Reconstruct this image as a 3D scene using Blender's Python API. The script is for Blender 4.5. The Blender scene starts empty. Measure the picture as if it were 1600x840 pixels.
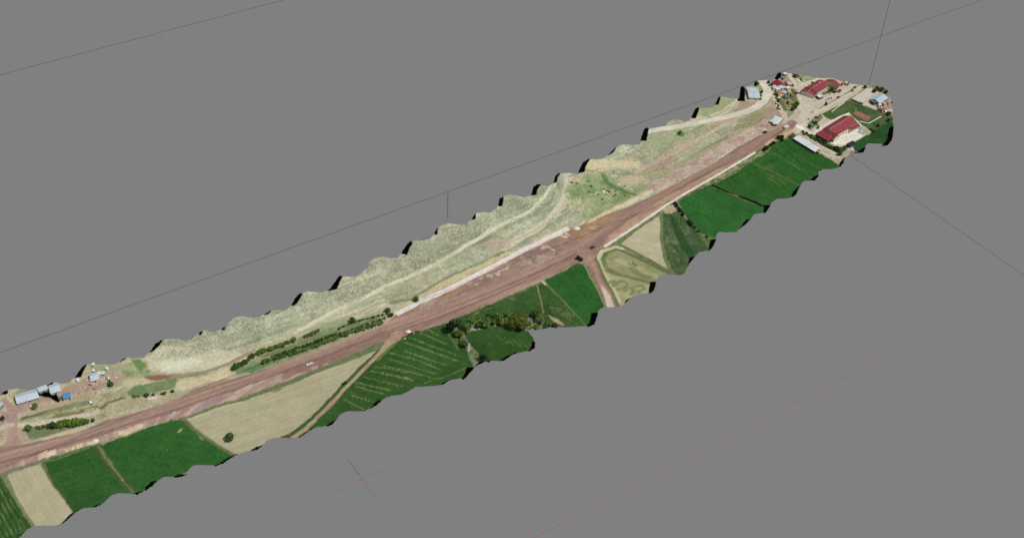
import bpy, bmesh, math, random
import numpy as np
from mathutils import Vector, Matrix

random.seed(7)
RNG = np.random.default_rng(7)
scene = bpy.context.scene
C = scene.collection

# ------------------------------------------------------------------ camera, sky, sun, exposure
CAM_Z = 690.0
FPX = 2064.2                                   # focal length in pixels of a 1600 wide picture
PITCH, YAW, ROLL = math.radians(39.848), math.radians(53.927), math.radians(3.221)
_cp, _sp = math.cos(PITCH), math.sin(PITCH)
FWD = Vector((math.cos(YAW) * _cp, math.sin(YAW) * _cp, -_sp))
_r = FWD.cross(Vector((0, 0, 1))).normalized()
_u = _r.cross(FWD)
RIGHT = math.cos(ROLL) * _r + math.sin(ROLL) * _u
UP = -math.sin(ROLL) * _r + math.cos(ROLL) * _u
cam_data = bpy.data.cameras.new('camera')
cam = bpy.data.objects.new('camera', cam_data)
C.objects.link(cam)
cam_data.sensor_width = 36.0
cam_data.lens = FPX / 1600 * 36.0
cam_data.clip_start = 1.0
cam_data.clip_end = 20000
cam.matrix_world = Matrix((
    (RIGHT.x, UP.x, -FWD.x, 0), (RIGHT.y, UP.y, -FWD.y, 0), (RIGHT.z, UP.z, -FWD.z, CAM_Z), (0, 0, 0, 1)))
scene.camera = cam

world = bpy.data.worlds.new('World')
scene.world = world
world.use_nodes = True
bgn = world.node_tree.nodes['Background']      # the even grey void all round the land
bgn.inputs[0].default_value = (0.2159, 0.2159, 0.2159, 1)
bgn.inputs[1].default_value = 1.0

SUN_AZ = Vector((0.44, -0.90, 0)).normalized()
SUN_EL = math.radians(58)
sun_data = bpy.data.lights.new('sun', 'SUN')
sun_data.energy = 2.95
sun_data.angle = math.radians(0.5)
sun_data.color = (1.0, 0.992, 0.975)
sun = bpy.data.objects.new('sun', sun_data)
C.objects.link(sun)
_sd = SUN_AZ * math.cos(SUN_EL) + Vector((0, 0, math.sin(SUN_EL)))
sun.rotation_euler = _sd.to_track_quat('Z', 'Y').to_euler()
sun.location = (500, 300, 800)

vs = scene.view_settings
vs.view_transform = 'Standard'
vs.look = 'None'
vs.exposure = 0.0
vs.gamma = 1.0

# ------------------------------------------------------------------ helpers
def lin(c):
    c = np.asarray(c, float) / 255.0
    return np.where(c <= 0.04045, c / 12.92, ((c + 0.055) / 1.055) ** 2.4)

def lin4(c):
    r = lin(c)
    return (float(r[0]), float(r[1]), float(r[2]), 1.0)

def smooth(t):
    t = np.clip(t, 0, 1)
    return t * t * (3 - 2 * t)

_perm = RNG.random((256, 256))
def vnoise(x, y):
    xi = np.floor(x).astype(int); yi = np.floor(y).astype(int)
    fx = smooth(x - xi); fy = smooth(y - yi)
    a = _perm[xi & 255, yi & 255]; b = _perm[(xi + 1) & 255, yi & 255]
    c = _perm[xi & 255, (yi + 1) & 255]; d = _perm[(xi + 1) & 255, (yi + 1) & 255]
    return (a * (1 - fx) + b * fx) * (1 - fy) + (c * (1 - fx) + d * fx) * fy

def fbm(x, y, s, o=4, seed=0.0):
    """noise in 0..1, s = size in metres of the largest blobs"""
    t = 0; a = 1.0; n = 0; f = 1.0 / s
    for k in range(o):
        t = t + a * vnoise(x * f + 17.3 * k + seed, y * f + 9.1 * k - seed)
        n += a; a *= 0.55; f *= 2.03
    return t / n

_F = np.array(FWD); _R = np.array(RIGHT); _U = np.array(UP)
def plane_at(px, py, z):
    d = (px - 800) / FPX * _R - (py - 420) / FPX * _U + _F
    s = (z - CAM_Z) / d[2]
    return np.array((d[0] * s, d[1] * s, z))

_rc = np.array([plane_at(*p, 0.0)[:2] for p in [(-60,732),(0,715),(60,699),(150,674),(280,634),(400,592),(500,556),(600,516),(660,494),(720,472),(800,440),(860,413),(905,391),(960,352),(1020,313),(1080,279),(1150,241),(1210,206),(1240,187)]])
_rc = np.vstack([_rc, [_rc[-1] + np.array((400.0, 20.0))]])
def road_y(x):
    """y of the main road's centre line"""
    return np.interp(x, _rc[:, 0], _rc[:, 1])

def ground_h(x, y):
    d = y - road_y(x)
    win = smooth((x - 150) / 90) * (1 - smooth((x - 600) / 130))
    h = (2.0 + 11.0 * win) * smooth((d - 24) / 90)
    h = h - 1.3 * smooth((-d - 9) / 7)
    h = h + 0.5 * (fbm(x, y, 26, 3, 3.3) - 0.5) * smooth((abs(d) - 12) / 10)
    return h

def at(px, py, dz=0.0):
    """point of the land (plus dz) that shows at a pixel of the 1600 x 840 photograph"""
    d = (px - 800) / FPX * _R - (py - 420) / FPX * _U + _F
    z = dz
    for k in range(14):
        s = (z - CAM_Z) / d[2]
        x, y = d[0] * s, d[1] * s
        z = 0.4 * z + 0.6 * (float(ground_h(np.float64(x), np.float64(y))) + dz)
    return np.array((x, y, z))

def tag(o, label=None, cat=None, group=None, kind=None):
    if label: o['label'] = label
    if cat: o['category'] = cat
    if group: o['group'] = group
    if kind: o['kind'] = kind
    return o

def empty(name, loc, rz=0.0):
    o = bpy.data.objects.new(name, None)
    C.objects.link(o)
    o.empty_display_size = 1.0
    o.location = loc
    o.rotation_euler = (0, 0, rz)
    return o

class MB:
    """collects vertices and faces of one mesh"""
    def __init__(s):
        s.v = []; s.f = []
    def quad(s, *p):
        n = len(s.v); s.v += [tuple(q) for q in p]; s.f.append(tuple(range(n, n + len(p)))); return s
    def box(s, x0, x1, y0, y1, z0, z1):
        n = len(s.v)
        s.v += [(x0, y0, z0), (x1, y0, z0), (x1, y1, z0), (x0, y1, z0), (x0, y0, z1), (x1, y0, z1), (x1, y1, z1), (x0, y1, z1)]
        s.f += [tuple(n + i for i in q) for q in ((3, 2, 1, 0), (4, 5, 6, 7), (0, 1, 5, 4), (1, 2, 6, 5), (2, 3, 7, 6), (3, 0, 4, 7))]
        return s
    def prism(s, pts, z0, z1):
        n = len(s.v); k = len(pts)
        s.v += [(p[0], p[1], z0) for p in pts] + [(p[0], p[1], z1) for p in pts]
        s.f.append(tuple(n + k - 1 - i for i in range(k))); s.f.append(tuple(n + k + i for i in range(k)))
        for i in range(k):
            j = (i + 1) % k
            s.f.append((n + i, n + j, n + k + j, n + k + i))
        return s
    def tube(s, pts, rad, seg=6):
        pts = [np.array(p, float) for p in pts]
        n0 = len(s.v)
        for i, p in enumerate(pts):
            a = pts[max(i - 1, 0)]; b = pts[min(i + 1, len(pts) - 1)]
            t = (b - a) / np.linalg.norm(b - a)
            q = np.cross(t, (0.31, 0.17, 0.93)); q /= np.linalg.norm(q); w = np.cross(t, q)
            r = rad[i] if isinstance(rad, (list, tuple)) else rad
            for k in range(seg):
                an = 2 * math.pi * k / seg
                s.v.append(tuple(p + r * (math.cos(an) * q + math.sin(an) * w)))
        for i in range(len(pts) - 1):
            for k in range(seg):
                a = n0 + i * seg + k; b = n0 + i * seg + (k + 1) % seg
                s.f.append((a, b, b + seg, a + seg))
        s.f.append(tuple(n0 + k for k in range(seg))[::-1])
        s.f.append(tuple(n0 + (len(pts) - 1) * seg + k for k in range(seg)))
        return s
    def mesh(s, name, mat):
        m = bpy.data.meshes.new(name)
        m.from_pydata(s.v, [], s.f)
        if mat: m.materials.append(mat)
        m.update()
        return m
    def build(s, name, mat, parent=None):
        o = bpy.data.objects.new(name, s.mesh(name, mat))
        C.objects.link(o)
        if parent: o.parent = parent
        return o

# ------------------------------------------------------------------ materials
MATS = {}
def plain(name, rgb, rough=0.85, var=0.18, scale=0.6, metal=0.0, bump=0.0):
    if name in MATS: return MATS[name]
    m = bpy.data.materials.new(name); m.use_nodes = True
    nt = m.node_tree; b = nt.nodes['Principled BSDF']
    b.inputs['Roughness'].default_value = rough
    b.inputs['Metallic'].default_value = metal
    b.inputs['Specular IOR Level'].default_value = 0.25
    tc = nt.nodes.new('ShaderNodeTexCoord')
    n1 = nt.nodes.new('ShaderNodeTexNoise'); n1.inputs['Scale'].default_value = scale
    n1.inputs['Detail'].default_value = 5
    oi = nt.nodes.new('ShaderNodeObjectInfo')
    mr = nt.nodes.new('ShaderNodeMapRange')
    mr.inputs['From Min'].default_value = 0.3; mr.inputs['From Max'].default_value = 0.7
    mr.inputs['To Min'].default_value = 1 - var; mr.inputs['To Max'].default_value = 1 + var
    mx = nt.nodes.new('ShaderNodeVectorMath'); mx.operation = 'SCALE'
    mx.inputs[0].default_value = lin4(rgb)[:3]
    nt.links.new(tc.outputs['Object'], n1.inputs['Vector'])
    nt.links.new(n1.outputs['Fac'], mr.inputs['Value'])
    nt.links.new(mr.outputs['Result'], mx.inputs['Scale'])
    nt.links.new(mx.outputs['Vector'], b.inputs['Base Color'])
    if bump:
        bp = nt.nodes.new('ShaderNodeBump'); bp.inputs['Strength'].default_value = bump
        bp.inputs['Distance'].default_value = 0.3
        nt.links.new(n1.outputs['Fac'], bp.inputs['Height']); nt.links.new(bp.outputs['Normal'], b.inputs['Normal'])
    MATS[name] = m
    return m

def sheet(name, rgb, var=0.16, rough=0.6):
    """painted corrugated sheet or tile courses: fine ribs down the slope, blotchy weathering"""
    if name in MATS: return MATS[name]
    m = plain(name, rgb, rough, var, 0.22)
    nt = m.node_tree; b = nt.nodes['Principled BSDF']
    tc = [n for n in nt.nodes if n.type == 'TEX_COORD'][0]
    w = nt.nodes.new('ShaderNodeTexWave'); w.inputs['Scale'].default_value = 0.9; w.bands_direction = 'X'
    w.inputs['Distortion'].default_value = 0.4
    bp = nt.nodes.new('ShaderNodeBump'); bp.inputs['Strength'].default_value = 0.12; bp.inputs['Distance'].default_value = 0.06
    nt.links.new(tc.outputs['Object'], w.inputs['Vector'])
    nt.links.new(w.outputs['Fac'], bp.inputs['Height']); nt.links.new(bp.outputs['Normal'], b.inputs['Normal'])
    return m

def ground_mat(name, amp=0.16, scale=0.5, bump=0.35, stretch=1.0, rot=0.0):
    m = bpy.data.materials.new(name); m.use_nodes = True
    nt = m.node_tree; b = nt.nodes['Principled BSDF']
    b.inputs['Roughness'].default_value = 0.95
    b.inputs['Specular IOR Level'].default_value = 0.05
    at_ = nt.nodes.new('ShaderNodeAttribute'); at_.attribute_name = 'Col'
    tc = nt.nodes.new('ShaderNodeTexCoord')
    mp = nt.nodes.new('ShaderNodeMapping'); mp.inputs['Rotation'].default_value = (0, 0, rot)
    mp.inputs['Scale'].default_value = (1.0 / stretch, 1, 1)
    n1 = nt.nodes.new('ShaderNodeTexNoise'); n1.inputs['Scale'].default_value = scale
    n1.inputs['Detail'].default_value = 6; n1.inputs['Roughness'].default_value = 0.65
    mr = nt.nodes.new('ShaderNodeMapRange')
    mr.inputs['From Min'].default_value = 0.28; mr.inputs['From Max'].default_value = 0.72
    mr.inputs['To Min'].default_value = 1 - amp; mr.inputs['To Max'].default_value = 1 + amp
    mx = nt.nodes.new('ShaderNodeVectorMath'); mx.operation = 'SCALE'
    bp = nt.nodes.new('ShaderNodeBump'); bp.inputs['Strength'].default_value = bump; bp.inputs['Distance'].default_value = 0.5
    L = nt.links.new
    L(tc.outputs['Object'], mp.inputs['Vector']); L(mp.outputs['Vector'], n1.inputs['Vector'])
    L(n1.outputs['Fac'], mr.inputs['Value']); L(at_.outputs['Color'], mx.inputs[0]); L(mr.outputs['Result'], mx.inputs['Scale'])
    L(mx.outputs['Vector'], b.inputs['Base Color']); L(n1.outputs['Fac'], bp.inputs['Height']); L(bp.outputs['Normal'], b.inputs['Normal'])
    return m

# ------------------------------------------------------------------ the outline of the land (photograph pixels, unprojected)
OUTLINE = [(-40,628),(0,615),(3,614),(10,610),(12,608),(27,606),(47,608),(57,607.5),(67,602),(73.5,600),(82,597),(86,596),(93.5,597),(100,598),(106,597),(113,591.5),(119,585.5),
 (124,578),(128,574),(134,569),(139,568),(145,566),(151,568.5),(161,568),(171,568.5),(180,568),(188,563),(195,558),(200,557),(207,559),(218.5,557.5),(223,558.5),(228.5,553),(236.5,546),
 (242,538),(252,532),(254,530),(267,528),(280,529),(288.5,531),(296.5,530),(303,526),(311.5,518.5),(317,515),(323,515),(330,517),(338.5,516.5),(344,513.5),(351,510),(356,503.5),(366,495),(380,493),(396,496),(407,493.5),(415,489),(423,485),(428.5,484),(446,483.5),(454,476.5),
 (456.5,473),(461,466),(467,460),(470,459),(480,454.5),(490,455),(503,456.5),(516,450),(523,441),(528.5,433.5),(534,432),(540,431),(556,431.5),(563,427),(568.5,422),(574,416),(576,409),(583,403),(596,400),(609,402.5),(621,402.5),(627,395),(629,391),(636,382),(642,377),(648,375),(661,375),(670,373),(677,367.5),(679,362),(683,356),(687.5,352.5),(700,348),(714,350),(728.5,350),(731,346),(737,341),(742,334),(745,332),(755,331),(766,332),(774,325),(779,319),
 (780,312),(785,308.5),(789,305),(798,303.5),(807,305),(820,308),(830,304),(832,302),(833.5,293),(839,289.5),(846,289),(858.5,290),(866,283),(867.5,276),(873,270),(882,270),(894,270),(901,271),(904.5,267),(910,256),(921,248),(928,248.5),(941,248),(950,242),(951.5,239.5),(962,230),(969,226),(980,225),(990,226.5),(999,225),(1002,216),(1006,204),(1011,200),(1025,199),(1040,196),(1043,191),(1051,186.5),(1062,187),(1070,190),(1076,188),(1081.5,180),(1086,171.5),(1091,168.5),(1103,168.5),(1111.5,168),(1118,161),(1122,153.5),(1125,152),(1130,151.5),(1140,153.5),(1151.5,154),(1155.5,153),(1157,139),(1160,136),(1168,135.3),(1178.5,133.5),(1179,127.5),(1182,127.2),(1186,125.5),(1199,125),(1204,127),(1207,126),(1211,121.5),(1216,114.5),(1219,114),(1224,113.5),(1229,113.8),(1236.5,115),(1243.5,116),(1258,118),(1270,121),(1276,121.5),(1284.5,122),(1297,121.5),(1305,123),(1311.5,126),(1320,129),(1334,131),(1348,133),(1357,134),(1367,134.7),(1376,136),(1382,139),(1388,144),(1391,151),(1392,158),(1394.4,163),(1395,170),(1396,178),(1397,189),(1396.4,197),
 (1394.6,202),(1394,210),(1392,218.4),(1387.5,223.8),(1382,225),(1371.4,224.5),(1359,224),(1355,225),(1352.7,230),(1350,235),(1344.6,237),(1335,237),(1330.5,236),(1328.5,240.7),(1320.5,248),(1317.5,255),(1313,259),(1312,262),(1302.7,264.7),(1286.7,265.3),(1280,268.7),(1278.7,274.7),(1273.5,280),(1266.7,282),(1256,284),(1252,289.3),(1248.7,293),(1244,302),(1238.7,307),(1234,310),(1214,311.5),(1206,317.5),(1202.5,325),(1195,333),(1180,335),(1175,341),(1171,345),(1160,354),(1152.5,362.5),(1135,364),(1125,362.5),(1121,366),(1118.5,376),(1109,391),(1092,394),(1087,401),(1078,411.5),(1070,427),(1062,430),(1049.5,428),(1033,430),(1027,435),(1024.5,442),(1021,452.6),(1015,457.6),(997,459.7),(987,465),(979,472),(974,477),(960,480),(943,480.5),(936.5,485),(933.5,491.4),(928,505),(918,509.5),(905,510.5),(887,512),(874.6,511.4),(860,512),(842.5,515.5),(832,513),(825,516.7),(833,526.7),(836,535),(835,541.7),(828,548),(803,553.5),(790,561),(780,564),(758,565),(748,568.6),(739,576.3),(725,591),(707,593.6),(698,597),(684,603),(668,604),(650,605),(641,610.5),(627,617),(614,618.6),(604,621.6),(592,630),(581,637.7),(568.6,643),(543.6,643),(533,647.5),(525.7,656.4),(520,661),(509,666),(495,667.7),(484,672),(468,684),(461,685),(450,684.6),(438,683),(425,684.6),(416,689),(411,696),(394,703.5),(379,707),(367,711.4),(337,727.5),(305,727),(299,730),(291,741),(276,745.4),(257,745.4),(244,753.4),(228,765),(214,772.5),(194,771),(185,771),(175,774),(162,786.7),(148.6,792.4),(129.5,795),(118,800),(99,816.5),(84,821),(57,821),(44,826.7),(36,834),(28,842),(-40,880)]

# never pictured, black spots along the rim
TEETH = [[(2,614.5),(6,611),(10,610),(9,614)], [(73.5,600.5),(82,596.5),(80,600),(76,601)], [(118.5,586.5),(124,578),(128,573),(135,568),(131,573),(126,586)], [(188,563),(195,557.5),(193,561)], [(235.5,547),(242,537),(252.5,531),(246,541),(241,545)], [(310.5,519.5),(312,517),(314,518),(312,521)], [(347,512.5),(352,509),(350,513)],
 [(414.5,490),(423,484),(421,487)], [(456,474.5),(461,465),(467,459),(470,459),(464,470),(460,473.5)], [(516,450.5),(523,440),(528.5,432.5),(534,431.5),(529,440),(526,448.5)], [(628,393),(636,381),(642,376),(640,384),(635,394.5)], [(678.5,363),(683,355),(682,365)], [(736.5,342),(742,333),(742,341)], [(778.5,319.5),(780,311),(785,308),(783,320)],
 [(831,303),(833.5,292),(839,288.5),(846,288),(840,291),(837,302)], [(865,284),(867.5,275),(873,269.5),(870,277.5),(869,283)], [(904,268),(910,255),(921,247.5),(914,258),(912,266)], [(951,240.5),(962,229.5),(956,238.5)], [(1001,217.5),(1006,203),(1011.5,200),(1009,217.5)], [(1080.5,182),(1086,170.5),(1091,168),(1086,183)], [(1117.5,162),(1122,152.5),(1125,151.5),(1122,161.5)],
 [(1154.5,155),(1157,138),(1160,135.5),(1162,138),(1162,155.5)], [(1178,133),(1179,127),(1181.5,127),(1181.5,133.5)], [(1210.5,122),(1216,113.5),(1219.5,113),(1219,120),(1215,123)],
 [(60,613),(70,609.5),(74,608),(72,613),(86,617),(88.6,624.5),(77,618.6),(61.5,616)],
 [(1390,203),(1396,200),(1395,212),(1393,219),(1388,225),(1380,226),(1387,219),(1389,211)], [(1336,239),(1344,236),(1350,232),(1352,232),(1349,238)], [(1319.5,248),(1314.7,254.7),(1312.5,260),(1318,258)], [(1280,274),(1273,276.7),(1267,281.5),(1274,281.5)], [(1249.5,292.5),(1245.3,296),(1241.3,301),(1238.5,308),(1245,303)], [(1203,323),(1195,322.5),(1194.5,334),(1198,331)], [(1172,344),(1166,345),(1159,355),(1164,352)], [(1119.5,375),(1112,376.5),(1108.5,391.5),(1114,386)], [(1084,402),(1079,403),(1077,412.5)],
 [(1025.5,442),(1018,442.5),(1015.5,458),(1022,453)], [(984.5,467.5),(978,473),(980,470)], [(934,491),(925.5,492),(923,504),(918,510.5),(929,506)], [(836.5,534),(833,534),(831,543),(826,549),(836,543)], [(803,552.5),(794,556),(782,563.5),(790,562)], [(740,576),(730,576.5),(727,585),(723,592.5),(727,591)], [(593,627),(588,629),(583,636),(590,632)], [(524,657),(517,661),(512,665.5),(521,662)], [(485,672),(478,675),(468,684.5)], [(410,696.5),(402,699),(393,704),(402,702)], [(367,711.5),(356,717),(336,728),(350,723)], [(291.5,741),(280,743),(274,746),(286,744)], [(244,753),(236,754),(231,759.6),(227,766.5),(238,759)], [(226,767),(214,773),(212,771.5)], [(157,789),(150,791),(146,793.5)], [(118.5,800),(112,803),(98,817.5),(108,810)], [(38,832),(33,838),(28,843),(34,838)], [(698,596.5),(693,598),(690,601),(696,599)], [(755,566.5),(748,567),(744,572)]]

def _grow(tp, k=1.22):
    cx = sum(p[0] for p in tp) / len(tp); cy = sum(p[1] for p in tp) / len(tp)
    return [(cx + (p[0] - cx) * k, cy + (p[1] - cy) * k) for p in tp]
TEETH = [_grow(tp) for tp in TEETH]

def world_poly(pts):
    return np.array([at(*p)[:2] for p in pts])

def seg_dist(P, A, B):
    d = B - A; L = max(float(d @ d), 1e-9)
    t = np.clip(((P - A) @ d) / L, 0, 1)
    q = P - (A + t[:, None] * d)
    return np.sqrt((q * q).sum(1))

def inside(P, poly):
    x, y = P[:, 0], P[:, 1]
    r = np.zeros(len(P), bool); n = len(poly)
    for i in range(n):
        x0, y0 = poly[i]; x1, y1 = poly[(i + 1) % n]
        if y0 == y1: continue
        c = ((y0 > y) != (y1 > y)) & (x < (x1 - x0) * (y - y0) / (y1 - y0) + x0)
        r ^= c
    return r

G = 0.62                                       # spacing of the land's grid in metres
outline_w = world_poly(OUTLINE)
X0, Y0 = outline_w.min(0) - 1; X1, Y1 = outline_w.max(0) + 1
NX = int((X1 - X0) / G) + 2; NY = int((Y1 - Y0) / G) + 2
gx, gy = np.meshgrid(X0 + G * np.arange(NX), Y0 + G * np.arange(NY), indexing='ij')
PX = gx.ravel(); PY = gy.ravel()
jit = RNG.random((2, len(PX))) - 0.5
PXY = np.stack([PX + jit[0] * G * 0.3, PY + jit[1] * G * 0.3], 1)
mask = inside(PXY, outline_w)
for tp in TEETH:
    mask |= inside(PXY, world_poly(tp))
IDX = np.nonzero(mask)[0]
P = PXY[IDX]
X, Y = P[:, 0], P[:, 1]
D = Y - road_y(X)
H = ground_h(X, Y) + 0.16 * (fbm(X, Y, 5.0, 3, 8.8) - 0.5) * np.clip(np.abs(D) / 14, 0.25, 1)
n_big = fbm(X, Y, 60, 3, 1.1); n_mid = fbm(X, Y, 14, 4, 2.2); n_small = fbm(X, Y, 3.2, 3, 4.4); n_fine = RNG.random(len(X))
wx = (fbm(X, Y, 7, 5, 5.5) - 0.5) * 3.4; wy = (fbm(X, Y, 7, 5, 6.6) - 0.5) * 3.4

COL = np.zeros((len(X), 3)); RID = np.zeros(len(X), int)
REGIONS = []                                   # name, label, material key
def region(name, label, mat):
    REGIONS.append((name, label, mat)); return len(REGIONS) - 1

R_HILL = region('hillside', 'pale scrubby hillside and bare ground above the dirt road', 'rough')
R_VERGE = region('verge', 'grassy verge and field margins below the dirt road', 'grass')
# base colours
t = smooth((n_mid - 0.3) / 0.4)[:, None]; tb = smooth((n_big - 0.35) / 0.3)[:, None]
ts = smooth((n_small - 0.35) / 0.3)[:, None]
hill = lin((178,178,146)) * (1 - t) + lin((194,190,158)) * t
hill = hill * (1 - 0.6 * tb) + lin((152,164,134)) * 0.6 * tb
hill = hill * (1 + 0.22 * (fbm(X, Y, 22, 5, 83.0) - 0.5) * 2)[:, None]
hill = hill * (1 - 0.16 * ts) * (1 - 0.30 * smooth((n_fine - 0.78) / 0.22))[:, None]
terr = fbm(X / 22.0, D, 2.0, 4, 61.0) - 0.5                  # terraces and sheep paths run along the slope
gul = fbm(X, D / 9.0 + X / 30.0, 5.0, 3, 63.0) - 0.5          # shallow gullies run down it
lowz = (1 - smooth((D - 55) / 35))
hill = hill * (1 + 0.75 * terr * (0.35 + 0.65 * lowz) + 0.30 * gul)[:, None]
warm = smooth((fbm(X / 8.0, D, 9.0, 3, 67.0) - 0.52) / 0.14)[:, None] * (lowz * smooth((X - 560) / 60))[:, None]
hill = hill * (1 - 0.55 * warm) + lin((186,160,138)) * 0.55 * warm
farm = smooth((250 - X) / 60)[:, None]                        # the farm's ground is sandier than the slope
hill = hill * (1 - 0.8 * farm) + (lin((186,172,138)) * (1 - ts) + lin((168,160,122)) * ts) * 0.8 * farm
verge = lin((86,104,60)) * (1 - ts) + lin((132,132,92)) * ts
north = (D > 0)
COL[:] = np.where(north[:, None], hill, verge); RID[:] = np.where(north, R_HILL, R_VERGE)

def feat_mask(pts, width=None, soft=0.8, warp=0.6, closed=True):
    W = world_poly(pts)
    half = 0 if width is None else (max(width) if isinstance(width, (list, tuple)) else width) / 2
    mg = half + soft + warp * 2 + 1
    sel = np.nonzero((X > W[:, 0].min() - mg) & (X < W[:, 0].max() + mg) & (Y > W[:, 1].min() - mg) & (Y < W[:, 1].max() + mg))[0]
    if len(sel) == 0: return sel, np.zeros(0), np.zeros(0)
    Q = P[sel] + warp * np.stack([wx[sel], wy[sel]], 1)
    dm = np.full(len(sel), 1e9); n = len(W)
    for i in range(n if (closed and width is None) else n - 1):
        d = seg_dist(Q, W[i], W[(i + 1) % n])
        if isinstance(width, (list, tuple)):
            L = W[i + 1] - W[i]; tt = np.clip(((Q - W[i]) @ L) / max(float(L @ L), 1e-9), 0, 1)
            w0 = np.interp(i, np.linspace(0, n - 1, len(width)), width); w1 = np.interp(i + 1, np.linspace(0, n - 1, len(width)), width)
            d = d - (w0 + (w1 - w0) * tt) / 2
        dm = np.minimum(dm, d)
    if width is None:
        sd = np.where(inside(Q, W), -dm, dm)
    else:
        sd = dm if isinstance(width, (list, tuple)) else dm - width / 2
    return sel, smooth(0.5 - sd / max(soft, 0.05)), sd

def paint(pts, rgb, soft=0.8, warp=0.6, op=1.0, rid=None, width=None, rgb2=None, patch=None, thr=0.5, speck=0.0):
    """rgb2: a second colour mixed in by mid-size noise; patch: blob size in metres for broken cover"""
    if soft > 1.5: soft = 1.5 + (soft - 1.5) * 0.45
    sel, m, sd = feat_mask(pts, width, soft, warp)
    if len(sel) == 0: return
    c = np.broadcast_to(lin(rgb), (len(sel), 3))
    if rgb2 is not None:
        q = smooth((fbm(X[sel], Y[sel], 9, 4, float(len(pts)) + rgb2[0]) - 0.32) / 0.36)[:, None]
        c = c * (1 - q) + lin(rgb2) * q
    m = m * op
    if patch:
        m = m * smooth((fbm(X[sel], Y[sel], patch, 4, rgb[1] * 0.37) - thr + 0.08) / 0.16)
    if speck: m = m * (n_fine[sel] > speck)
    COL[sel] = COL[sel] * (1 - m[:, None]) + c * m[:, None]
    if rid is not None:
        RID[sel[sd < 0]] = rid

def line(pts, rgb, width, **k):
    paint(pts, rgb, width=width, **k)

def rows(pts, direction, pitch, amount, wob=0.0, rid=None):
    """crop rows or mower lines: darken and lighten along a direction given by two pixels"""
    sel, m, sd = feat_mask(pts, None, 1.0, 0.4)
    a = at(*direction[0])[:2]; b = at(*direction[1])[:2]
    u = (b - a) / np.linalg.norm(b - a); v = np.array((-u[1], u[0]))
    s = P[sel] @ v + wob * (fbm(X[sel], Y[sel], 25, 3, 9.9) - 0.5)
    k = np.floor(s / pitch * 2).astype(int)
    r = _perm[(k * 7) & 255, (k * 13 + 5) & 255]
    w = amount * ((0.5 + 0.5 * np.sin(2 * math.pi * s / pitch)) * 0.6 + r * 0.8 - 0.7)
    COL[sel] *= (1 + m * w)[:, None]

# ------------------------------------------------------------------ NORTH SIDE colours
# pale hillside: streaked track bands along the slope
paint([(228,560),(252,540),(350,545),(372,548),(396,560),(330,578),(262,585),(236,578)], (198,194,160), 5, 2, 0.75)
paint([(250,566),(270,561),(290,560),(302,556),(318,562),(300,574),(276,581),(254,580)], (206,206,180), 3, 2, 0.9)
paint([(240,520),(300,528),(350,512),(380,494),(460,476),(540,432),(640,385),(760,335),(760,352),(640,412),(540,462),(470,494),(400,518),(340,545),(262,556),(244,548)], (168,174,146), 6, 3, 0.45, patch=9, thr=0.46)
for k, (off, w, op) in enumerate([(0, 2.2, 0.7), (3.5, 1.4, 0.45), (-4, 1.2, 0.4), (7.5, 1.6, 0.45), (-8, 1.0, 0.35)]):
    line([(300,572+off),(350,562+off),(390,548+off*1.1),(430,534+off),(470,520+off),(500,508+off),(560,484+off),(600,466+off)], (204,199,160), w, op=op, warp=1.0)
    line([(352,553+off*0.8),(396,536+off),(440,522+off),(500,500+off)], (150,150,118), 0.8, op=0.35, warp=1.0)
line([(470,515),(520,487),(560,470),(600,448),(640,432),(690,408),(727,384),(750,371),(772,357),(800,344),(830,330),(842,318),(858,298),(866,288)], (206,202,170), 3.4, warp=0.5, op=0.95)
line([(800,344),(826,336),(846,318),(862,296),(868,284)], (150,150,105), 1.6, warp=0.8, op=0.6)
# long cart track over the hill
line([(786,392),(810,373),(838,358),(856,345),(872,328),(882,312),(886,292),(888,272)], (198,191,162), 6.5, warp=0.7, op=0.92)
line([(800,378),(838,359),(858,347),(874,330),(885,312),(889,274)], (176,172,140), 1.6, warp=0.8, op=0.7)
line([(784,396),(812,380),(840,366),(856,352),(864,340)], (150,132,108), 1.8, warp=0.8, op=0.6)
line([(890,276),(900,272),(912,266)], (130,130,96), 2.0, op=0.6)
# narrow track between orchard and slope, brown where it is cut in
line([(232,590),(262,588),(300,585),(332,577),(362,566),(384,553),(398,548)], (160,134,108), [6,3.5,3.5,4], warp=0.6, op=0.95)
paint([(226,592),(234,587),(250,586),(268,587),(262,591),(248,594),(232,595)], (136,104,80), 2, 0.8)
line([(398,548),(420,538),(450,530),(480,516),(498,508),(520,502),(545,494),(570,484),(586,475),(612,471),(640,467),(655,460),(690,440),(730,424),(760,408),(778,398)], (172,160,122), 2.6, warp=0.8, op=0.8)
line([(612,473),(645,466),(665,454),(700,434),(740,418),(775,400),(786,394)], (118,132,84), 4.0, warp=0.8, op=0.8)
paint([(640,470),(662,458),(680,446),(712,430),(745,414),(775,400),(800,392),(840,374),(860,364),(884,354),(886,357),(810,391),(760,419),(700,449),(650,472),(622,489),(606,497),(600,492)], (205,192,148), 1.5, 1.2, 0.85, rgb2=(196,178,140))
line([(655,470),(720,436),(790,401),(850,370)], (176,150,128), 2.0, warp=1.2, op=0.6, patch=5)
paint([(756,378),(780,368),(800,370),(796,386),(775,394),(760,392)], (180,160,138), 5, 2, 0.75)
paint([(646,440),(664,436),(668,446),(650,448)], (178,160,132), 3, 1.5, 0.6)
paint([(770,356),(800,346),(806,362),(792,374),(770,372)], (146,156,120), 4, 2.5, 0.6, patch=6)
paint([(700,392),(756,372),(770,384),(700,420),(640,445),(630,432)], (170,172,130), 5, 2, 0.5, patch=9)
line([(560,478),(600,462),(640,446),(690,425),(740,404)], (150,158,120), 2.2, warp=1.6, op=0.5)
paint([(530,470),(576,455),(600,458),(560,478),(530,486)], (158,168,132), 4, 2, 0.6, patch=7)
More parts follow.
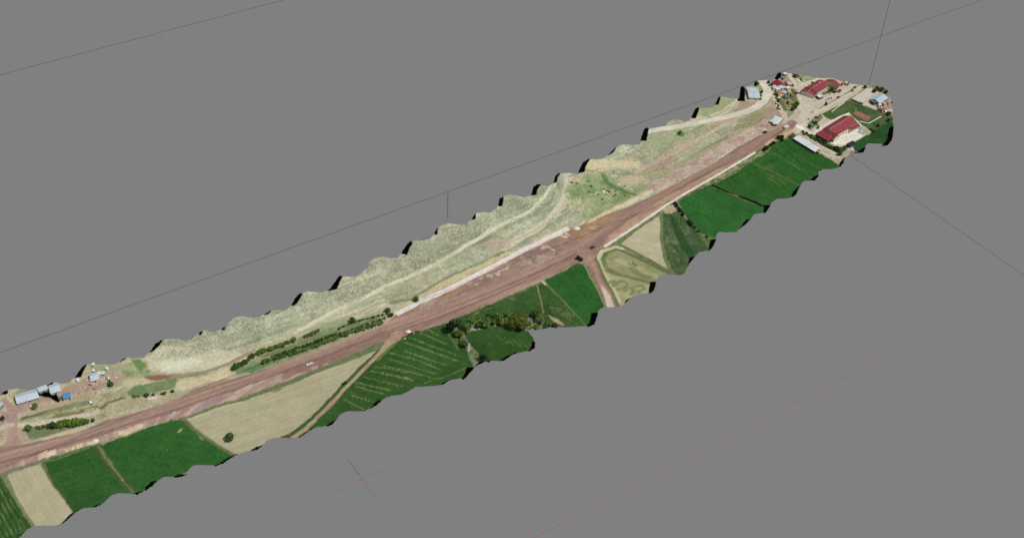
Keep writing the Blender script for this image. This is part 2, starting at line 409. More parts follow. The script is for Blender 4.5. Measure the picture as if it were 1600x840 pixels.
# grassy bowl east of the hill
paint([(874,296),(900,285),(915,268),(945,270),(990,288),(1016,294),(980,314),(940,333),(919,345),(905,342),(914,322),(898,314),(886,320),(890,300)], (138,154,102), 6, 3, 0.9, rgb2=(166,172,126))
for a in [(920,283,5,3),(940,284,5,3),(903,305,4,2),(928,300,4,3),(914,290,4,2),(972,302,6,2.5),(955,292,6,3),(985,310,5,2),(944,318,4,2)]:
    paint([(a[0]-a[2],a[1]),(a[0],a[1]-a[3]),(a[0]+a[2],a[1]),(a[0],a[1]+a[3])], (92,120,66), 4, 2, 0.8)
paint([(880,300),(900,290),(930,275),(980,292),(1000,300),(960,322),(920,342),(900,330)], (112,136,80), 4, 3, 0.7, patch=8, thr=0.5)
paint([(884,300),(900,300),(912,318),(908,338),(890,330)], (190,186,148), 4, 3, 0.6, patch=7)
paint([(930,290),(960,300),(960,320),(930,330)], (178,176,134), 4, 3, 0.5, patch=5)
line([(943,272),(946,284),(958,290),(978,300),(996,306)], (84,116,62), 4, warp=1.6, op=0.8)
paint([(912,262),(922,249),(950,248),(1000,250),(1000,264),(960,266),(930,268)], (204,192,150), 4, 1.5, 0.85)
line([(914,266),(930,266),(945,271)], (140,134,94), 2.0, op=0.7)
paint([(966,280),(985,275),(1004,276),(1010,282),(990,286),(970,286)], (192,172,142), 3, 1.5, 0.85)
paint([(1000,262),(1030,244),(1055,230),(1080,214),(1108,200),(1140,186),(1160,178),(1164,182),(1130,200),(1100,216),(1075,232),(1045,254),(1010,268)], (184,158,134), 4, 2.5, 0.85, rgb2=(192,174,144), patch=12, thr=0.40)
paint([(1006,266),(1040,246),(1058,238),(1044,256),(1024,268)], (172,140,122), 3, 2, 0.7)
paint([(1000,270),(1040,262),(1090,238),(1140,212),(1172,196),(1180,198),(1136,220),(1090,250),(1044,272),(1010,280)], (172,160,126), 5, 2.5, 0.8, rgb2=(158,160,112))
line([(1030,268),(1070,250),(1110,228),(1136,214)], (118,134,78), 3.5, warp=1.6, op=0.65, patch=8)
for pl, cc, w in [([(1008,272),(1040,262),(1070,246),(1104,228),(1140,208),(1172,190)], (188,168,138), 2.0), ([(1004,268),(1030,258),(1062,240),(1096,220),(1130,202),(1160,186)], (150,128,104), 1.2), ([(1020,278),(1050,264),(1084,246),(1116,226)], (178,146,126), 2.4), ([(1010,240),(1040,230),(1080,214),(1110,202)], (186,182,140), 1.6), ([(960,272),(1000,272),(1040,262)], (130,138,92), 1.6), ([(1024,256),(1060,236),(1100,212),(1140,192)], (196,176,148), 1.6), ([(950,262),(990,262),(1020,256)], (176,166,122), 1.4)]:
    line(pl, cc, w, op=0.7, warp=1.4, speck=0.15)
paint([(1020,226),(1050,214),(1090,204),(1130,192),(1100,208),(1060,226),(1030,240)], (142,154,106), 4, 3, 0.6, patch=6)
paint([(1012,210),(1040,206),(1070,200),(1068,214),(1040,226),(1010,232)], (162,170,122), 6, 2.5, 0.7)
paint([(1056,206),(1064,202),(1070,207),(1066,214),(1058,212)], (84,124,52), 3, 1, 0.9)
paint([(1078,200),(1100,194),(1106,197),(1090,202)], (130,150,90), 3, 1.5, 0.8)
paint([(1092,170),(1130,154),(1152,154),(1140,165),(1120,176),(1096,180)], (150,160,108), 4, 2, 0.9)
line([(1112,182),(1130,172),(1142,163),(1152,155)], (204,196,152), 1.6, op=0.9)
line([(1118,183),(1136,174),(1148,162),(1155,155)], (204,196,152), 1.4, op=0.9)
paint([(1080,184),(1092,181),(1112,184),(1100,190),(1080,192)], (198,190,150), 4, 2, 0.8)
paint([(1148,170),(1162,158),(1188,160),(1186,168),(1166,178),(1140,186)], (166,140,122), 4, 1.5, 0.95)
paint([(1160,137),(1168,136),(1168,156),(1162,156)], (178,146,124), 2, 1, 0.9)
paint([(1176,128),(1186,128),(1194,136),(1196,150),(1190,156),(1186,150),(1186,140)], (112,126,70), 2, 1.5, 0.95, rgb2=(150,158,104))
paint([(1166,182),(1200,166),(1204,172),(1199,184),(1180,194),(1150,204),(1140,206)], (158,142,112), 4, 2, 0.8, rgb2=(146,144,98))
line([(1186,190),(1196,182),(1206,172)], (106,104,78), 1.4, op=0.6)
# red soil apron round the bend and the village ground
R_VILL = region('village_ground', 'dusty beige ground of the village at the far end', 'dirt')
paint([(1204,136),(1208,150),(1216,168),(1225,184),(1236,188),(1225,194),(1200,204),(1180,212),(1150,226),(1160,212),(1190,196),(1196,180),(1204,164)], (166,136,118), 3, 1.5, 0.95, rgb2=(172,148,126))
paint([(1200,126),(1236,114),(1297,121),(1348,132),(1392,150),(1397,190),(1396,226),(1340,238),(1318,252),(1310,262),(1284,240),(1250,214),(1238,205),(1232,196),(1224,186),(1212,166),(1204,146)], (186,174,152), 1, 0.5, 1.0, rid=R_VILL, rgb2=(196,184,162))
# gardens
for pts, c1, c2, op in [
 ([(1209,141),(1224,139),(1242,139),(1245,150),(1246,160),(1240,171),(1226,174),(1214,158)], (66,92,42), (104,112,60), 0.95),
 ([(1222,154),(1238,153),(1240,160),(1226,164)], (166,140,110), (120,124,70), 0.85),
 ([(1226,166),(1234,162),(1240,168),(1232,172)], (184,172,120), (112,128,66), 0.8),
 ([(1229,174),(1242,170),(1240,178),(1230,184)], (108,118,76), (138,134,96), 0.9),
 ([(1236,115),(1258,118),(1275,122),(1268,127),(1254,133),(1246,129),(1240,122)], (122,140,76), (166,166,120), 0.95),
 ([(1236,115),(1248,117),(1246,121),(1240,121)], (70,84,40), (96,104,56), 0.9),
 ([(1220,115),(1230,115),(1236,124),(1238,132),(1230,136),(1222,128)], (150,140,118), (112,118,86), 0.8),
 ([(1282,146),(1290,141),(1296,145),(1288,149)], (98,106,52), (112,116,62), 1.0),
 ([(1292,136),(1298,132),(1310,142),(1304,146),(1294,144)], (92,104,56), (74,90,46), 1.0),
 ([(1254,142),(1262,150),(1270,156),(1276,152),(1264,158),(1258,156)], (206,196,172), (198,186,160), 0.6),
 ([(1264,159),(1276,155),(1275,157),(1266,160)], (146,142,102), (140,136,96), 0.8),
 ([(1262,191),(1272,184),(1283,178),(1286,184),(1270,200),(1264,203)], (84,104,54), (110,120,72), 1.0),
 ([(1284,178),(1324,158),(1330,156),(1396,182),(1396,190),(1380,200),(1360,208),(1352,212),(1350,206),(1344,196),(1330,186),(1310,190),(1294,186)], (78,98,50), (62,86,40), 1.0),
 ([(1330,152),(1356,135),(1360,137),(1330,158),(1322,160)], (104,106,66), (126,120,82), 0.9),
 ([(1374,136),(1384,141),(1391,152),(1388,164),(1376,164),(1384,156),(1380,146)], (110,112,76), (132,126,94), 0.9),
 ([(1370,166),(1380,170),(1394,176),(1396,186),(1380,182),(1370,174)], (92,96,64), (110,104,78), 0.8),
 ([(1330,212),(1345,206),(1360,208),(1390,190),(1396,192),(1396,222),(1384,226),(1358,225),(1352,236),(1334,238)], (34,74,30), (38,86,34), 1.0),
 ([(1252,206),(1262,208),(1290,224),(1312,230),(1326,228),(1322,238),(1314,246),(1304,236),(1290,230),(1270,218)], (74,90,50), (98,102,66), 0.9),
 ([(1300,250),(1308,246),(1312,252),(1312,262),(1304,258)], (70,88,46), (96,104,62), 0.95)]:
    paint(pts, c1, 1.6, 1.0, op, rgb2=c2)
paint([(1378,158),(1392,158),(1394,170),(1384,172),(1376,166)], (160,126,112), 2, 1, 0.9)
for a, b in [((1252,146),(1264,159)), ((1242,121),(1256,133)), ((1258,131),(1282,121))]:
    line([a, b], (204,194,172), 3.4, op=0.9)
R_LANE = region('village_lane', 'pale gravel lane running between school and red roofed houses', 'road')
paint([(1222,192),(1236,182),(1246,174),(1250,165),(1246,148),(1238,130),(1229,114),(1236,115),(1244,128),(1254,140),(1262,152),(1270,160),(1290,152),(1312,142),(1334,131),(1348,133),(1330,147),(1300,164),(1275,178),(1256,190),(1244,198),(1240,206),(1232,200)], (198,186,164), 1.4, 0.8, 1.0, rid=R_LANE, rgb2=(190,176,158))
line([(1250,172),(1252,160),(1247,142),(1236,118)], (208,198,178), 2.0, op=0.6)
line([(1256,188),(1290,168),(1344,133)], (208,194,170), 4.0, op=0.6)
line([(1286,166),(1300,159),(1312,152),(1330,142),(1342,133)], (138,132,92), 1.8, op=0.85, warp=0.8)
line([(1280,170),(1286,166)], (130,126,86), 1.6, op=0.8)
paint([(1266,174),(1270,173),(1272,176),(1268,177)], (146,136,96), 1, 0.8, 0.8)
line([(1232,192),(1242,182),(1248,172)], (176,146,128), 5, op=0.5, warp=1.2)
# gravel lane round the bend, up on the north side
R_BEND = region('gravel_lane', 'white gravel lane curving round the blue roofed house', 'road')
BEND = [(1011,206),(1030,202),(1060,197.5),(1100,190),(1140,181.5),(1165,175),(1182,167),(1193,158),(1199,147),(1199,138),(1194,131),(1191,125.5)]
line(BEND, (216,206,186), [5.5,6,6.5,7.5,8.5,9,8.5], rid=R_BEND, soft=1.2, warp=0.6, rgb2=(206,194,174))
# school yard
paint([(1270,207),(1285,196),(1326,176),(1330,180),(1345,194),(1362,206),(1340,219),(1322,229),(1302,228),(1290,222),(1272,210)], (226,218,198), 1.2, 0.5, 1.0, rgb2=(214,206,188))
paint([(1285,196),(1310,182),(1318,179),(1326,176),(1318,184),(1296,196)], (214,206,188), 1, 0.4, 0.9)
paint([(1340,196),(1352,198),(1362,206),(1350,212),(1340,208)], (196,190,176), 2, 1.2, 0.9, rgb2=(150,150,138))
line([(1247,196),(1258,203),(1268,209),(1290,222),(1302,227),(1322,228)], (214,204,186), [5,4,3,3], op=0.95)
line([(1246,197),(1256,202)], (228,222,210), 4.0, op=0.8)
paint([(1255,186),(1270,181),(1278,178),(1272,186),(1262,193)], (190,178,156), 2, 1, 0.9)
# strip beside the white shed
paint([(1244,210),(1252,208),(1284,230),(1300,240),(1312,248),(1310,260),(1298,252),(1284,240),(1262,222)], (186,170,146), 1.5, 0.8, 1.0, rgb2=(168,150,126))
paint([(1318,236),(1330,234),(1329,241),(1320,249),(1314,258),(1311,252)], (172,156,138), 1.5, 0.6, 1.0)
line([(1284,238),(1296,244),(1310,246)], (206,194,168), 2.0, op=0.9)
# ---- farm end
paint([(0,640),(24,634),(26,628),(60,622),(92,612),(120,596),(160,594),(186,586),(200,590),(168,606),(120,618),(90,626),(60,636),(30,648),(24,664),(0,672)], (176,150,132), 4, 2, 0.95, rgb2=(164,138,120))
paint([(150,594),(178,582),(196,582),(198,590),(170,600),(146,606),(120,616),(120,600)], (176,146,128), 4, 2, 0.9)
paint([(20,616),(30,608),(50,608),(56,610),(30,622),(24,632)], (138,146,104), 2, 1, 0.9, rgb2=(160,160,120))
paint([(0,626),(10,624),(20,636),(12,642),(0,642)], (178,172,140), 2, 1, 0.9)
paint([(62,628),(90,622),(120,615),(150,612),(120,626),(80,634),(60,636)], (186,166,138), 3, 1.5, 0.8)
paint([(30,652),(60,640),(100,630),(140,622),(142,630),(110,640),(70,650),(32,656)], (132,140,98), 3, 1.6, 0.85, rgb2=(164,160,120))
paint([(28,658),(64,646),(100,640),(140,634),(150,640),(100,652),(50,662),(28,664)], (178,172,134), 3, 1.6, 0.8, rgb2=(148,150,108))
paint([(80,648),(104,641),(140,634),(150,632),(158,638),(120,646),(90,654)], (132,126,78), 3, 1.6, 0.75, patch=8)
line([(30,663),(70,658),(110,652),(150,645),(158,640)], (190,176,152), 4.5, warp=0.8, op=0.95)
paint([(38,668),(60,662),(110,658),(142,656),(120,668),(80,678),(50,685),(42,680)], (116,126,86), 3, 1.2, 0.9, rgb2=(138,142,106))
paint([(26,668),(38,666),(48,686),(38,692),(28,686)], (172,152,130), 3, 1, 0.9)
paint([(0,664),(14,660),(12,684),(0,692)], (182,164,136), 3, 1.6, 0.9, rgb2=(158,150,116))
paint([(24,646),(60,634),(100,624),(138,614),(160,610),(150,618),(110,630),(60,642),(26,652)], (186,164,138), 1.5, 0.8, 0.9, rgb2=(176,156,128))
paint([(30,654),(60,644),(84,637),(118,629),(140,624),(146,626),(128,634),(100,640),(64,650),(32,658)], (112,126,80), 1.5, 1.0, 0.9, rgb2=(136,142,98))
paint([(34,652),(60,645),(80,640),(60,648),(36,655)], (76,98,52), 1.2, 0.8, 0.85)
paint([(28,660),(52,652),(74,648),(76,656),(46,662),(28,665)], (190,182,146), 1.4, 1.0, 0.85, rgb2=(158,158,118))
paint([(78,652),(100,645),(130,638),(150,632),(156,636),(130,644),(100,652),(82,657)], (118,116,68), 1.5, 1.2, 0.85, rgb2=(136,138,92))
paint([(118,642),(140,636),(156,634),(158,640),(130,648)], (186,176,138), 1.4, 1.2, 0.7, patch=6)
line([(28,665),(50,662),(80,657),(110,652),(150,645),(160,640)], (202,188,168), 4.2, warp=0.5, op=0.95)
paint([(40,668),(70,664),(110,664),(140,660),(118,670),(80,680),(50,687),(44,682)], (108,120,80), 1.5, 0.9, 0.9, rgb2=(132,138,100))
paint([(60,684),(90,676),(120,668),(146,660),(150,662),(116,675),(70,687)], (196,182,144), 1.3, 0.8, 0.85)
paint([(0,648),(14,644),(16,656),(0,664)], (164,138,122), 1.5, 1, 0.9)
R_TRACK = region('farm_track', 'short dirt track joining the farm barns to the main road', 'road')
line([(20,700),(20,680),(20,660),(20,644),(14,632),(6,624)], (176,144,126), [13,6.5,5.5,5,4,3], rid=R_TRACK, soft=1.2, warp=0.4, rgb2=(166,134,116))
line([(0,670),(10,665),(18,664)], (196,182,166), 4, op=0.8)
paint([(140,568),(160,568),(180,569),(200,558),(206,560),(190,572),(176,580),(160,582),(140,578)], (160,160,122), 4, 2, 0.9, rgb2=(134,142,104))
paint([(186,566),(206,560),(222,560),(238,580),(236,586),(222,590),(200,588),(186,582)], (188,180,140), 4, 1.6, 0.8, rgb2=(138,150,100))
paint([(206,563),(216,560),(234,576),(236,582),(226,582),(216,576)], (92,134,58), 2.5, 1.6, 0.95, patch=6, thr=0.36)
paint([(190,578),(206,572),(220,582),(214,590),(196,588)], (130,144,96), 3, 2, 0.8, patch=6)
paint([(154,608),(200,594),(226,592),(236,594),(200,604),(160,616),(148,618)], (196,184,146), 4, 2, 0.85)
paint([(160,606),(180,598),(196,594),(190,602),(166,610)], (142,152,108), 3, 1.6, 0.8)
paint([(150,616),(196,610),(198,614),(170,622),(150,622)], (146,148,108), 3, 1.6, 0.8, patch=6, thr=0.4)
paint([(155,636),(165,630),(176,625),(190,619),(194,620),(200,624),(184,626),(172,630),(160,640)], (112,98,58), 2.4, 1.2, 0.92)
paint([(196,610),(214,602),(240,596),(270,590),(276,592),(278,600),(274,606),(240,614),(210,620),(200,616)], (116,138,88), 2.4, 1.4, 0.95, rgb2=(96,124,76))
paint([(160,640),(180,630),(200,622),(240,616),(272,610),(284,614),(240,628),(190,642),(158,654),(152,650)], (186,174,138), 4, 2, 0.85, rgb2=(170,160,126))
paint([(152,646),(162,644),(170,648),(156,656)], (134,142,104), 3, 1.5, 0.8)
paint([(276,596),(300,592),(330,586),(356,576),(364,580),(352,590),(320,602),(290,610),(278,610)], (208,194,150), 2.4, 1.6, 0.95, rgb2=(200,186,142))
paint([(322,590),(336,585),(338,588),(326,592)], (150,152,104), 2, 1.2, 0.7, patch=4)
line([(262,592),(300,587),(322,583)], (112,134,78), 2.0, op=0.8)
paint([(290,612),(320,600),(352,592),(362,594),(330,606),(300,616)], (164,140,128), 3, 2, 0.8)
# orchard ground
paint([(360,578),(372,566),(400,552),(440,538),(500,516),(560,498),(600,484),(612,490),(604,502),(560,522),(500,544),(440,566),(400,580),(372,586)], (122,134,86), 3, 1.2, 0.95, rgb2=(160,160,116))
for off in (0, 6, 12):
    line([(410,556+off),(470,536+off*0.9),(530,516+off*0.8),(590,496+off*0.7)], (92,112,62), 2.4, op=0.7, warp=1.0, speck=0.2)
paint([(378,580),(404,566),(430,564),(420,572),(392,582)], (92,126,72), 3, 1.2, 0.9)
paint([(484,516),(520,502),(548,496),(556,502),(520,512),(490,522)], (136,156,110), 3, 1.4, 0.8)

# ------------------------------------------------------------------ MAIN ROAD
R_ROAD = region('main_road', 'broad reddish brown dirt road running the length of the land', 'road')
NE = [(-40,708),(0,696),(34,694),(71,686),(116,677),(150,663),(163,656),(227,640),(280,622),(311,606),(354,594),(400,580),(440,566),(497,546),(554,524),(600,506),(618,494),(653,475),(707,450),(761,423),(814,394),(866,369),(890,357),(905,353),(918,347),(941,338),(976,325),(1011,310),(1052,289),(1113,257),(1149,232),(1181,214),(1210,201.5),(1226,194),(1238,187)]
SE = [(1246,192),(1238,203),(1232,209),(1220,214),(1200,226),(1178,239),(1160,252),(1106,284),(1041,322),(981,364),(945,387),(934,394),(931,402),(912,412),(901.5,410.5),(880,422),(851,436.4),(812,454),(780,467.7),(755,478),(723,491),(689,506),(659,516),(634,525.7),(612,534),(600.7,534),(565,549),(526,565),(484.6,581),(440,597.5),(395,616),(356,626.6),(320,639),(291,650),(264,654),(228,667),(180,683),(150.5,692),(99,706.7),(63,717),(25,730.5),(0,738),(-40,752)]
sel, m, sd = feat_mask(NE + SE, None, 1.2, 0.7)
s_al = X[sel] + 0.039 * (Y[sel] - 700)
lat = D[sel]
streak = fbm(s_al / 26.0, lat, 2.2, 4, 21.0)
streak2 = fbm(s_al / 40.0, lat, 0.9, 2, 27.0)
blot = fbm(X[sel], Y[sel], 22, 4, 31.0)
fine = fbm(X[sel], Y[sel], 4, 3, 41.0)
c = lin((144,112,100))[None] * np.ones((len(sel), 1))
c = c + (lin((170,138,123)) - lin((144,112,100))) * smooth((streak - 0.40) / 0.24)[:, None] * 0.8 * (1 - 0.75 * smooth((X[sel] - 560) / 80))[:, None]
c = c * (1 + 0.46 * (streak2 - 0.5))[:, None] * (1 + 0.22 * (blot - 0.5))[:, None] * (1 + 0.20 * (fine - 0.5))[:, None]
COL[sel] = COL[sel] * (1 - m[:, None]) + c * m[:, None]
RID[sel[sd < 0]] = R_ROAD
# embankment on the south side at the farm end: pale mauve with yellow fill
EMB = [(-40,738),(0,729),(25,722),(63,709),(99,699),(150,684),(180,674),(228,658),(280,641),(320,626),(365,611),(409,595),(440,583),(484.6,581),(440,597.5),(395,616),(356,626.6),(320,639),(291,650),(264,654),(228,667),(180,683),(150.5,692),(99,706.7),(63,717),(25,730.5),(0,738),(-40,752)]
_ss, _sm, _ = feat_mask(EMB, None, 1.5, 0.6)
H[_ss] += _sm * 0.9 * (fbm(X[_ss], Y[_ss] / 6.0, 3.2, 3, 73.0) - 0.5)
paint(EMB, (178,150,136), 1.4, 0.6, 0.95, rgb2=(164,134,124))
for pts in [[(58,712),(86,701),(90,708),(62,718)], [(118,695),(148,687),(150,692),(120,701)], [(183,674),(226,659),(228,667),(186,681)], [(100,701),(116,696),(117,702),(102,706)], [(62,708),(74,702),(76,714),(66,716)]]:
    paint(pts, (220,202,160), 1.2, 1.0, 0.9, rgb2=(206,182,146))
for q in range(26):                                   # run-off gullies down the embankment
    tt = q / 26.0; i = int(tt * 12); f = tt * 12 - i
    up_ = EMB[i] ; dn = EMB[len(EMB) - 1 - i]
    up2 = EMB[i + 1]; dn2 = EMB[len(EMB) - 2 - i]
    a = (up_[0] + (up2[0] - up_[0]) * f, up_[1] + (up2[1] - up_[1]) * f); b = (dn[0] + (dn2[0] - dn[0]) * f + 2, dn[1] + (dn2[1] - dn[1]) * f)
    line([a, b], random.choice([(146,118,110), (194,170,152), (156,130,122), (150,128,128)]), 1.6 + 1.5 * random.random(), op=0.55, warp=0.8)
paint([(440,584),(484,566),(540,545),(600,521),(612,524),(600,532),(565,547),(526,563),(484,579),(440,595)], (140,108,98), 1.6, 0.8, 0.7)
for pts in [[(452,590),(470,582),(476,584),(458,592)], [(484,574),(496,570),(498,574),(488,578)], [(505,570),(513,566),(514,570),(508,573)]]:
    paint(pts, (182,150,130), 1.4, 1.2, 0.8)
# tyre lanes
for pts, w, cc, op in [
 ([(-40,728),(0,716),(60,700),(150,672),(280,632),(400,590),(500,553),(600,513),(660,492),(720,470),(800,438),(860,411),(905,388),(960,350),(1020,312),(1080,277),(1150,241),(1210,206),(1236,190)], 6.0, (162,130,116), 0.55),
 ([(-40,722),(0,711),(60,695),(150,668),(280,627),(400,585),(500,548),(600,508),(652,488),(720,463),(800,431),(860,404)], 1.8, (178,146,128), 0.5),
 ([(-40,733),(0,722),(60,706),(150,678),(280,637),(400,596),(500,559),(600,519),(640,505),(720,474),(800,443),(860,416),(905,394)], 1.6, (122,92,84), 0.6),
 ([(440,581),(511,556),(565,535),(608,520),(640,511),(690,494),(750,470),(820,440)], 1.8, (120,90,84), 0.6),
 ([(600,516),(640,502),(700,480),(760,456),(820,430),(870,406)], 2.4, (174,138,120), 0.6)]:
    line(pts, cc, w, op=op, warp=0.5)
# wide works area between canal and road
_ss, _sm, _ = feat_mask([(640,484),(700,457),(760,428),(820,398),(870,372),(892,362),(905,370),(900,382),(860,402),(800,428),(740,452),(690,474),(650,488)], None, 3, 1)
H[_ss] += _sm * 0.8 * (fbm(X[_ss], Y[_ss], 6.0, 4, 75.0) - 0.5)
paint([(640,484),(700,457),(760,428),(820,398),(870,372),(892,362),(905,370),(900,382),(860,402),(800,428),(740,452),(690,474),(650,488)], (142,112,104), 4, 2, 0.8, rgb2=(158,132,116))
for pts, cc in [([(742,437),(760,428),(786,418),(800,413),(796,420),(770,430),(750,438)], (206,190,164)), ([(818,408),(832,400),(846,402),(848,412),(836,420),(822,418)], (164,154,132)),
                ([(872,366),(884,360),(894,366),(884,372),(872,370)], (206,188,158)), ([(850,382),(864,390),(860,394),(848,388)], (196,172,150)), ([(640,484),(660,474),(680,466),(684,470),(656,484)], (178,154,138)),
                ([(806,412),(816,402),(822,404),(814,416)], (176,148,122)), ([(838,402),(852,396),(862,400),(850,408)], (184,152,128)), ([(690,462),(720,446),(738,442),(720,456),(700,466)], (160,128,98)), ([(893,366),(905,370),(912,378),(902,378)], (196,174,148)),
                ([(730,444),(744,438),(742,446)], (196,172,146)), ([(796,404),(830,388),(836,392),(804,410)], (134,104,100)), ([(884,380),(900,376),(900,386)], (150,120,98))]:
    paint(pts, cc, 3.5, 3.2, 0.85, patch=4, thr=0.44, speck=0.12)
paint([(884,362),(905,353),(918,348),(945,338),(976,326),(965,340),(945,352),(925,366),(908,378),(898,372)], (164,130,96), 3, 1.6, 0.95, rgb2=(152,118,90))
paint([(914,358),(926,352),(936,352),(926,364),(914,366)], (192,166,130), 3, 3, 0.8, patch=4)
paint([(916,350),(921,343),(958,324),(1000,303),(1020,295),(1018,300),(1006,308),(985,318),(962,328),(940,338),(922,348)], (214,198,158), 1.6, 1.0, 0.95, rgb2=(204,184,146))
line([(922,346),(960,326),(1014,298)], (196,178,136), 1.6, op=0.6)
# spoil heaps east
SPOIL = [(1012,300),(1018,284),(1045,271),(1090,249),(1136,217),(1170,200),(1200,186),(1210,188),(1196,200),(1178,212),(1149,230),(1113,255),(1054,286),(1030,298)]
paint(SPOIL, (172,146,132), 3, 1.6, 0.95, rgb2=(190,168,148))
_ss, _sm, _ = feat_mask(SPOIL, None, 3.0, 1.5)
H[_ss] += _sm * (2.4 * (fbm(X[_ss], Y[_ss], 7.0, 4, 71.0) - 0.35))
_ss, _sm, _ = feat_mask([(916,350),(921,343),(958,324),(1000,303),(1020,295),(1018,300),(1006,308),(985,318),(962,328),(940,338),(922,348)], None, 2.0, 1.0)
H[_ss] += _sm * 1.2
for k in range(34):
    tt = random.random(); i = int(tt * 5); f = tt * 5 - i
    a = SPOIL[1 + i]; b = SPOIL[2 + i]; g_ = random.random() * 9 + 2
    cx_, cy_ = a[0] + (b[0] - a[0]) * f + g_ * 0.7, a[1] + (b[1] - a[1]) * f + g_
    w_ = 3 + 5 * random.random()
    paint([(cx_ - w_, cy_ + 1), (cx_, cy_ - 1.5), (cx_ + w_, cy_ - 1), (cx_, cy_ + 2)], random.choice([(150,122,116), (200,180,160), (158,134,132), (182,148,134), (146,120,108)]), 1.6, 1.6, 0.55)
line([(1030,302),(1054,292),(1066,284)], (170,116,84), 3, op=0.6, warp=1)
# orange spoil between road and canal, south side
paint([(946,384),(981,360),(1038,321),(1077,297),(1106,281),(1136,262),(1172,239),(1194,227),(1190,222),(1158,242),(1113,268),(1060,296),(1020,318),(980,346),(950,370),(940,382)], (184,152,116), 1.6, 1.2, 0.85, rgb2=(170,134,112))
for pts in [[(944,380),(966,362),(984,350),(988,352),(960,372),(948,382)], [(1000,340),(1016,328),(1022,328),(1004,342)]]:
    paint(pts, (190,158,140), 2, 1.4, 0.7, patch=5)
paint([(1192,222),(1214,212),(1230,202),(1244,200),(1234,210),(1214,220),(1198,228)], (204,180,142), 1.6, 1.0, 0.9, rgb2=(186,148,108))
line([(1054,298),(1113,267),(1158,245),(1192,224),(1213,211),(1230,199)], (122,94,86), 2.4, op=0.7, warp=0.6)
line([(1040,303),(1100,268),(1150,240),(1200,211)], (156,124,112), 4.0, op=0.4, warp=0.6)
# side road
R_SIDE = region('side_road', 'dirt side road leaving the main road between two fields', 'road')
line([(914,396),(921,404),(930,420),(940,444),(949,462),(956,482)], (160,124,110), [14,11,8,7,7,7.5], rid=R_SIDE, soft=1.2, warp=0.5, rgb2=(150,116,102))
line([(940,446),(949,464),(955,482)], (206,186,170), [2,5,6.5], op=0.9, warp=0.4)
line([(921,402),(931,424),(941,448)], (178,142,126), 2.0, op=0.6, warp=0.4)

# ------------------------------------------------------------------ SOUTH SIDE fields
def field(name, label, mat, pts, rgb, rgb2, soft=1.0, warp=0.5):
    r = region(name, label, mat)
    paint(pts, rgb, soft, warp, 1.0, rid=r, rgb2=rgb2)
    return r
F0 = [(-40,762),(0,747),(5,746),(20,775),(38,802),(53,823),(40,832),(28,845),(-40,885)]
field('green_field', 'dark green field with pale sowing lines at the left edge', 'crop', F0, (44,84,36), (52,92,40))
rows(F0, ((5,750),(45,820)), 3.2, 0.5, 1.0)
for k in range(8):
    a = (-34 + 7 * k, 762 - 2 * k); line([a, (a[0] + 40, a[1] + 78)], (120,134,88), 0.8, op=0.5, warp=0.5, patch=4, thr=0.48)
line([(5,744),(22,774),(40,803),(55,824)], (120,126,88), 3.0, op=0.9, warp=0.8)
F1 = [(11,741),(24,734),(42,729),(60,726),(65,729),(76,748),(95,775),(114,799),(118,802),(98,818),(84,823),(57,823),(42,802),(25,775)]
field('stubble_field', 'small sandy stubble field between two green fields at the left', 'stubble', F1, (178,170,134), (172,164,128))
rows(F1, ((36,735),(80,815)), 3.5, 0.07, 3)
line([(0,742),(25,734),(63,720),(70,717)], (112,116,82), 2.5, op=0.8, warp=0.8)
line([(67,724),(78,745),(97,773),(118,799)], (92,100,62), 2.0, op=0.9, warp=0.7)
F2 = [(70,721),(100,709.5),(148,695),(152,702),(164,720),(188,748),(207,770),(200,775),(162,790),(118,802),(97,773),(79,745)]
field('green_field', 'green field right of the small sandy field, left of the bright one', 'crop', F2, (38,88,38), (46,92,40))
rows(F2, ((70,722),(150,696)), 5.0, 0.12, 2)
for q in range(10):
    a = (72 + 8 * q + random.random() * 3, 722 - 2.8 * q); line([a, (a[0] + 6, a[1] - 2)], (132,146,96), 0.8, op=0.6, warp=0.6)
F3 = [(158,695),(190,683.5),(228,669.5),(264,657),(286,656),(300,670),(329,689.5),(362,710),(366,713),(337,730),(300,733),(240,760),(214,775),(209,770),(192,747),(170,718)]
field('green_field', 'broad bright green field left of the big sandy field', 'crop', F3, (36,92,38), (44,94,38))
rows(F3, ((190,690),(340,716)), 7.0, 0.08, 4)
line([(153,699),(165,717),(190,747),(210,772)], (62,88,46), 6.0, op=0.9, warp=0.4)
line([(152,696),(165,717),(190,747),(208,769)], (112,118,78), 1.0, op=0.85, warp=0.7)
for k in range(4):
    line([(157 + 9 * k, 700 + 13 * k), (165 + 9 * k, 711 + 13 * k)], (136,136,98), 1.4, op=0.6, warp=0.8)
line([(160,693.5),(228,667.5),(264,655.5)], (170,160,118), 1.6, op=0.6, warp=0.8)
line([(279,675),(284,671)], (150,162,112), 1.6, op=0.9); line([(306,674),(318,688)], (150,158,108), 1.4, op=0.7, patch=4)
F4 = [(292,653),(320,642.5),(356,631),(395,620),(434,606),(468,595),(484,587),(526,571),(565,556.5),(588,547.5),(579,558),(563,570.7),(547,587),(529,606),(502.5,635),(477.5,659),(459,672),(438,684),(425,687),(411,698),(379,709),(367,713),(358.6,706),(328,687),(305,672)]
field('stubble_field', 'large sandy stubble field narrowing to a point at the farm track', 'stubble', F4, (174,168,132), (168,162,126))
rows(F4, ((320,645),(560,560)), 4.2, 0.09, 4)
rows(F4, ((330,690),(480,648)), 11.0, 0.06, 4)
line([(288,652),(302,670),(328,688),(364,710)], (96,104,68), 3.0, op=0.85, warp=0.7)
line([(292,652),(356,628.5),(395,618),(434,604),(484,584),(526,568),(565,552),(598,538)], (98,112,66), [1.8,2.5,4,3,4,6], op=0.9, warp=0.8)
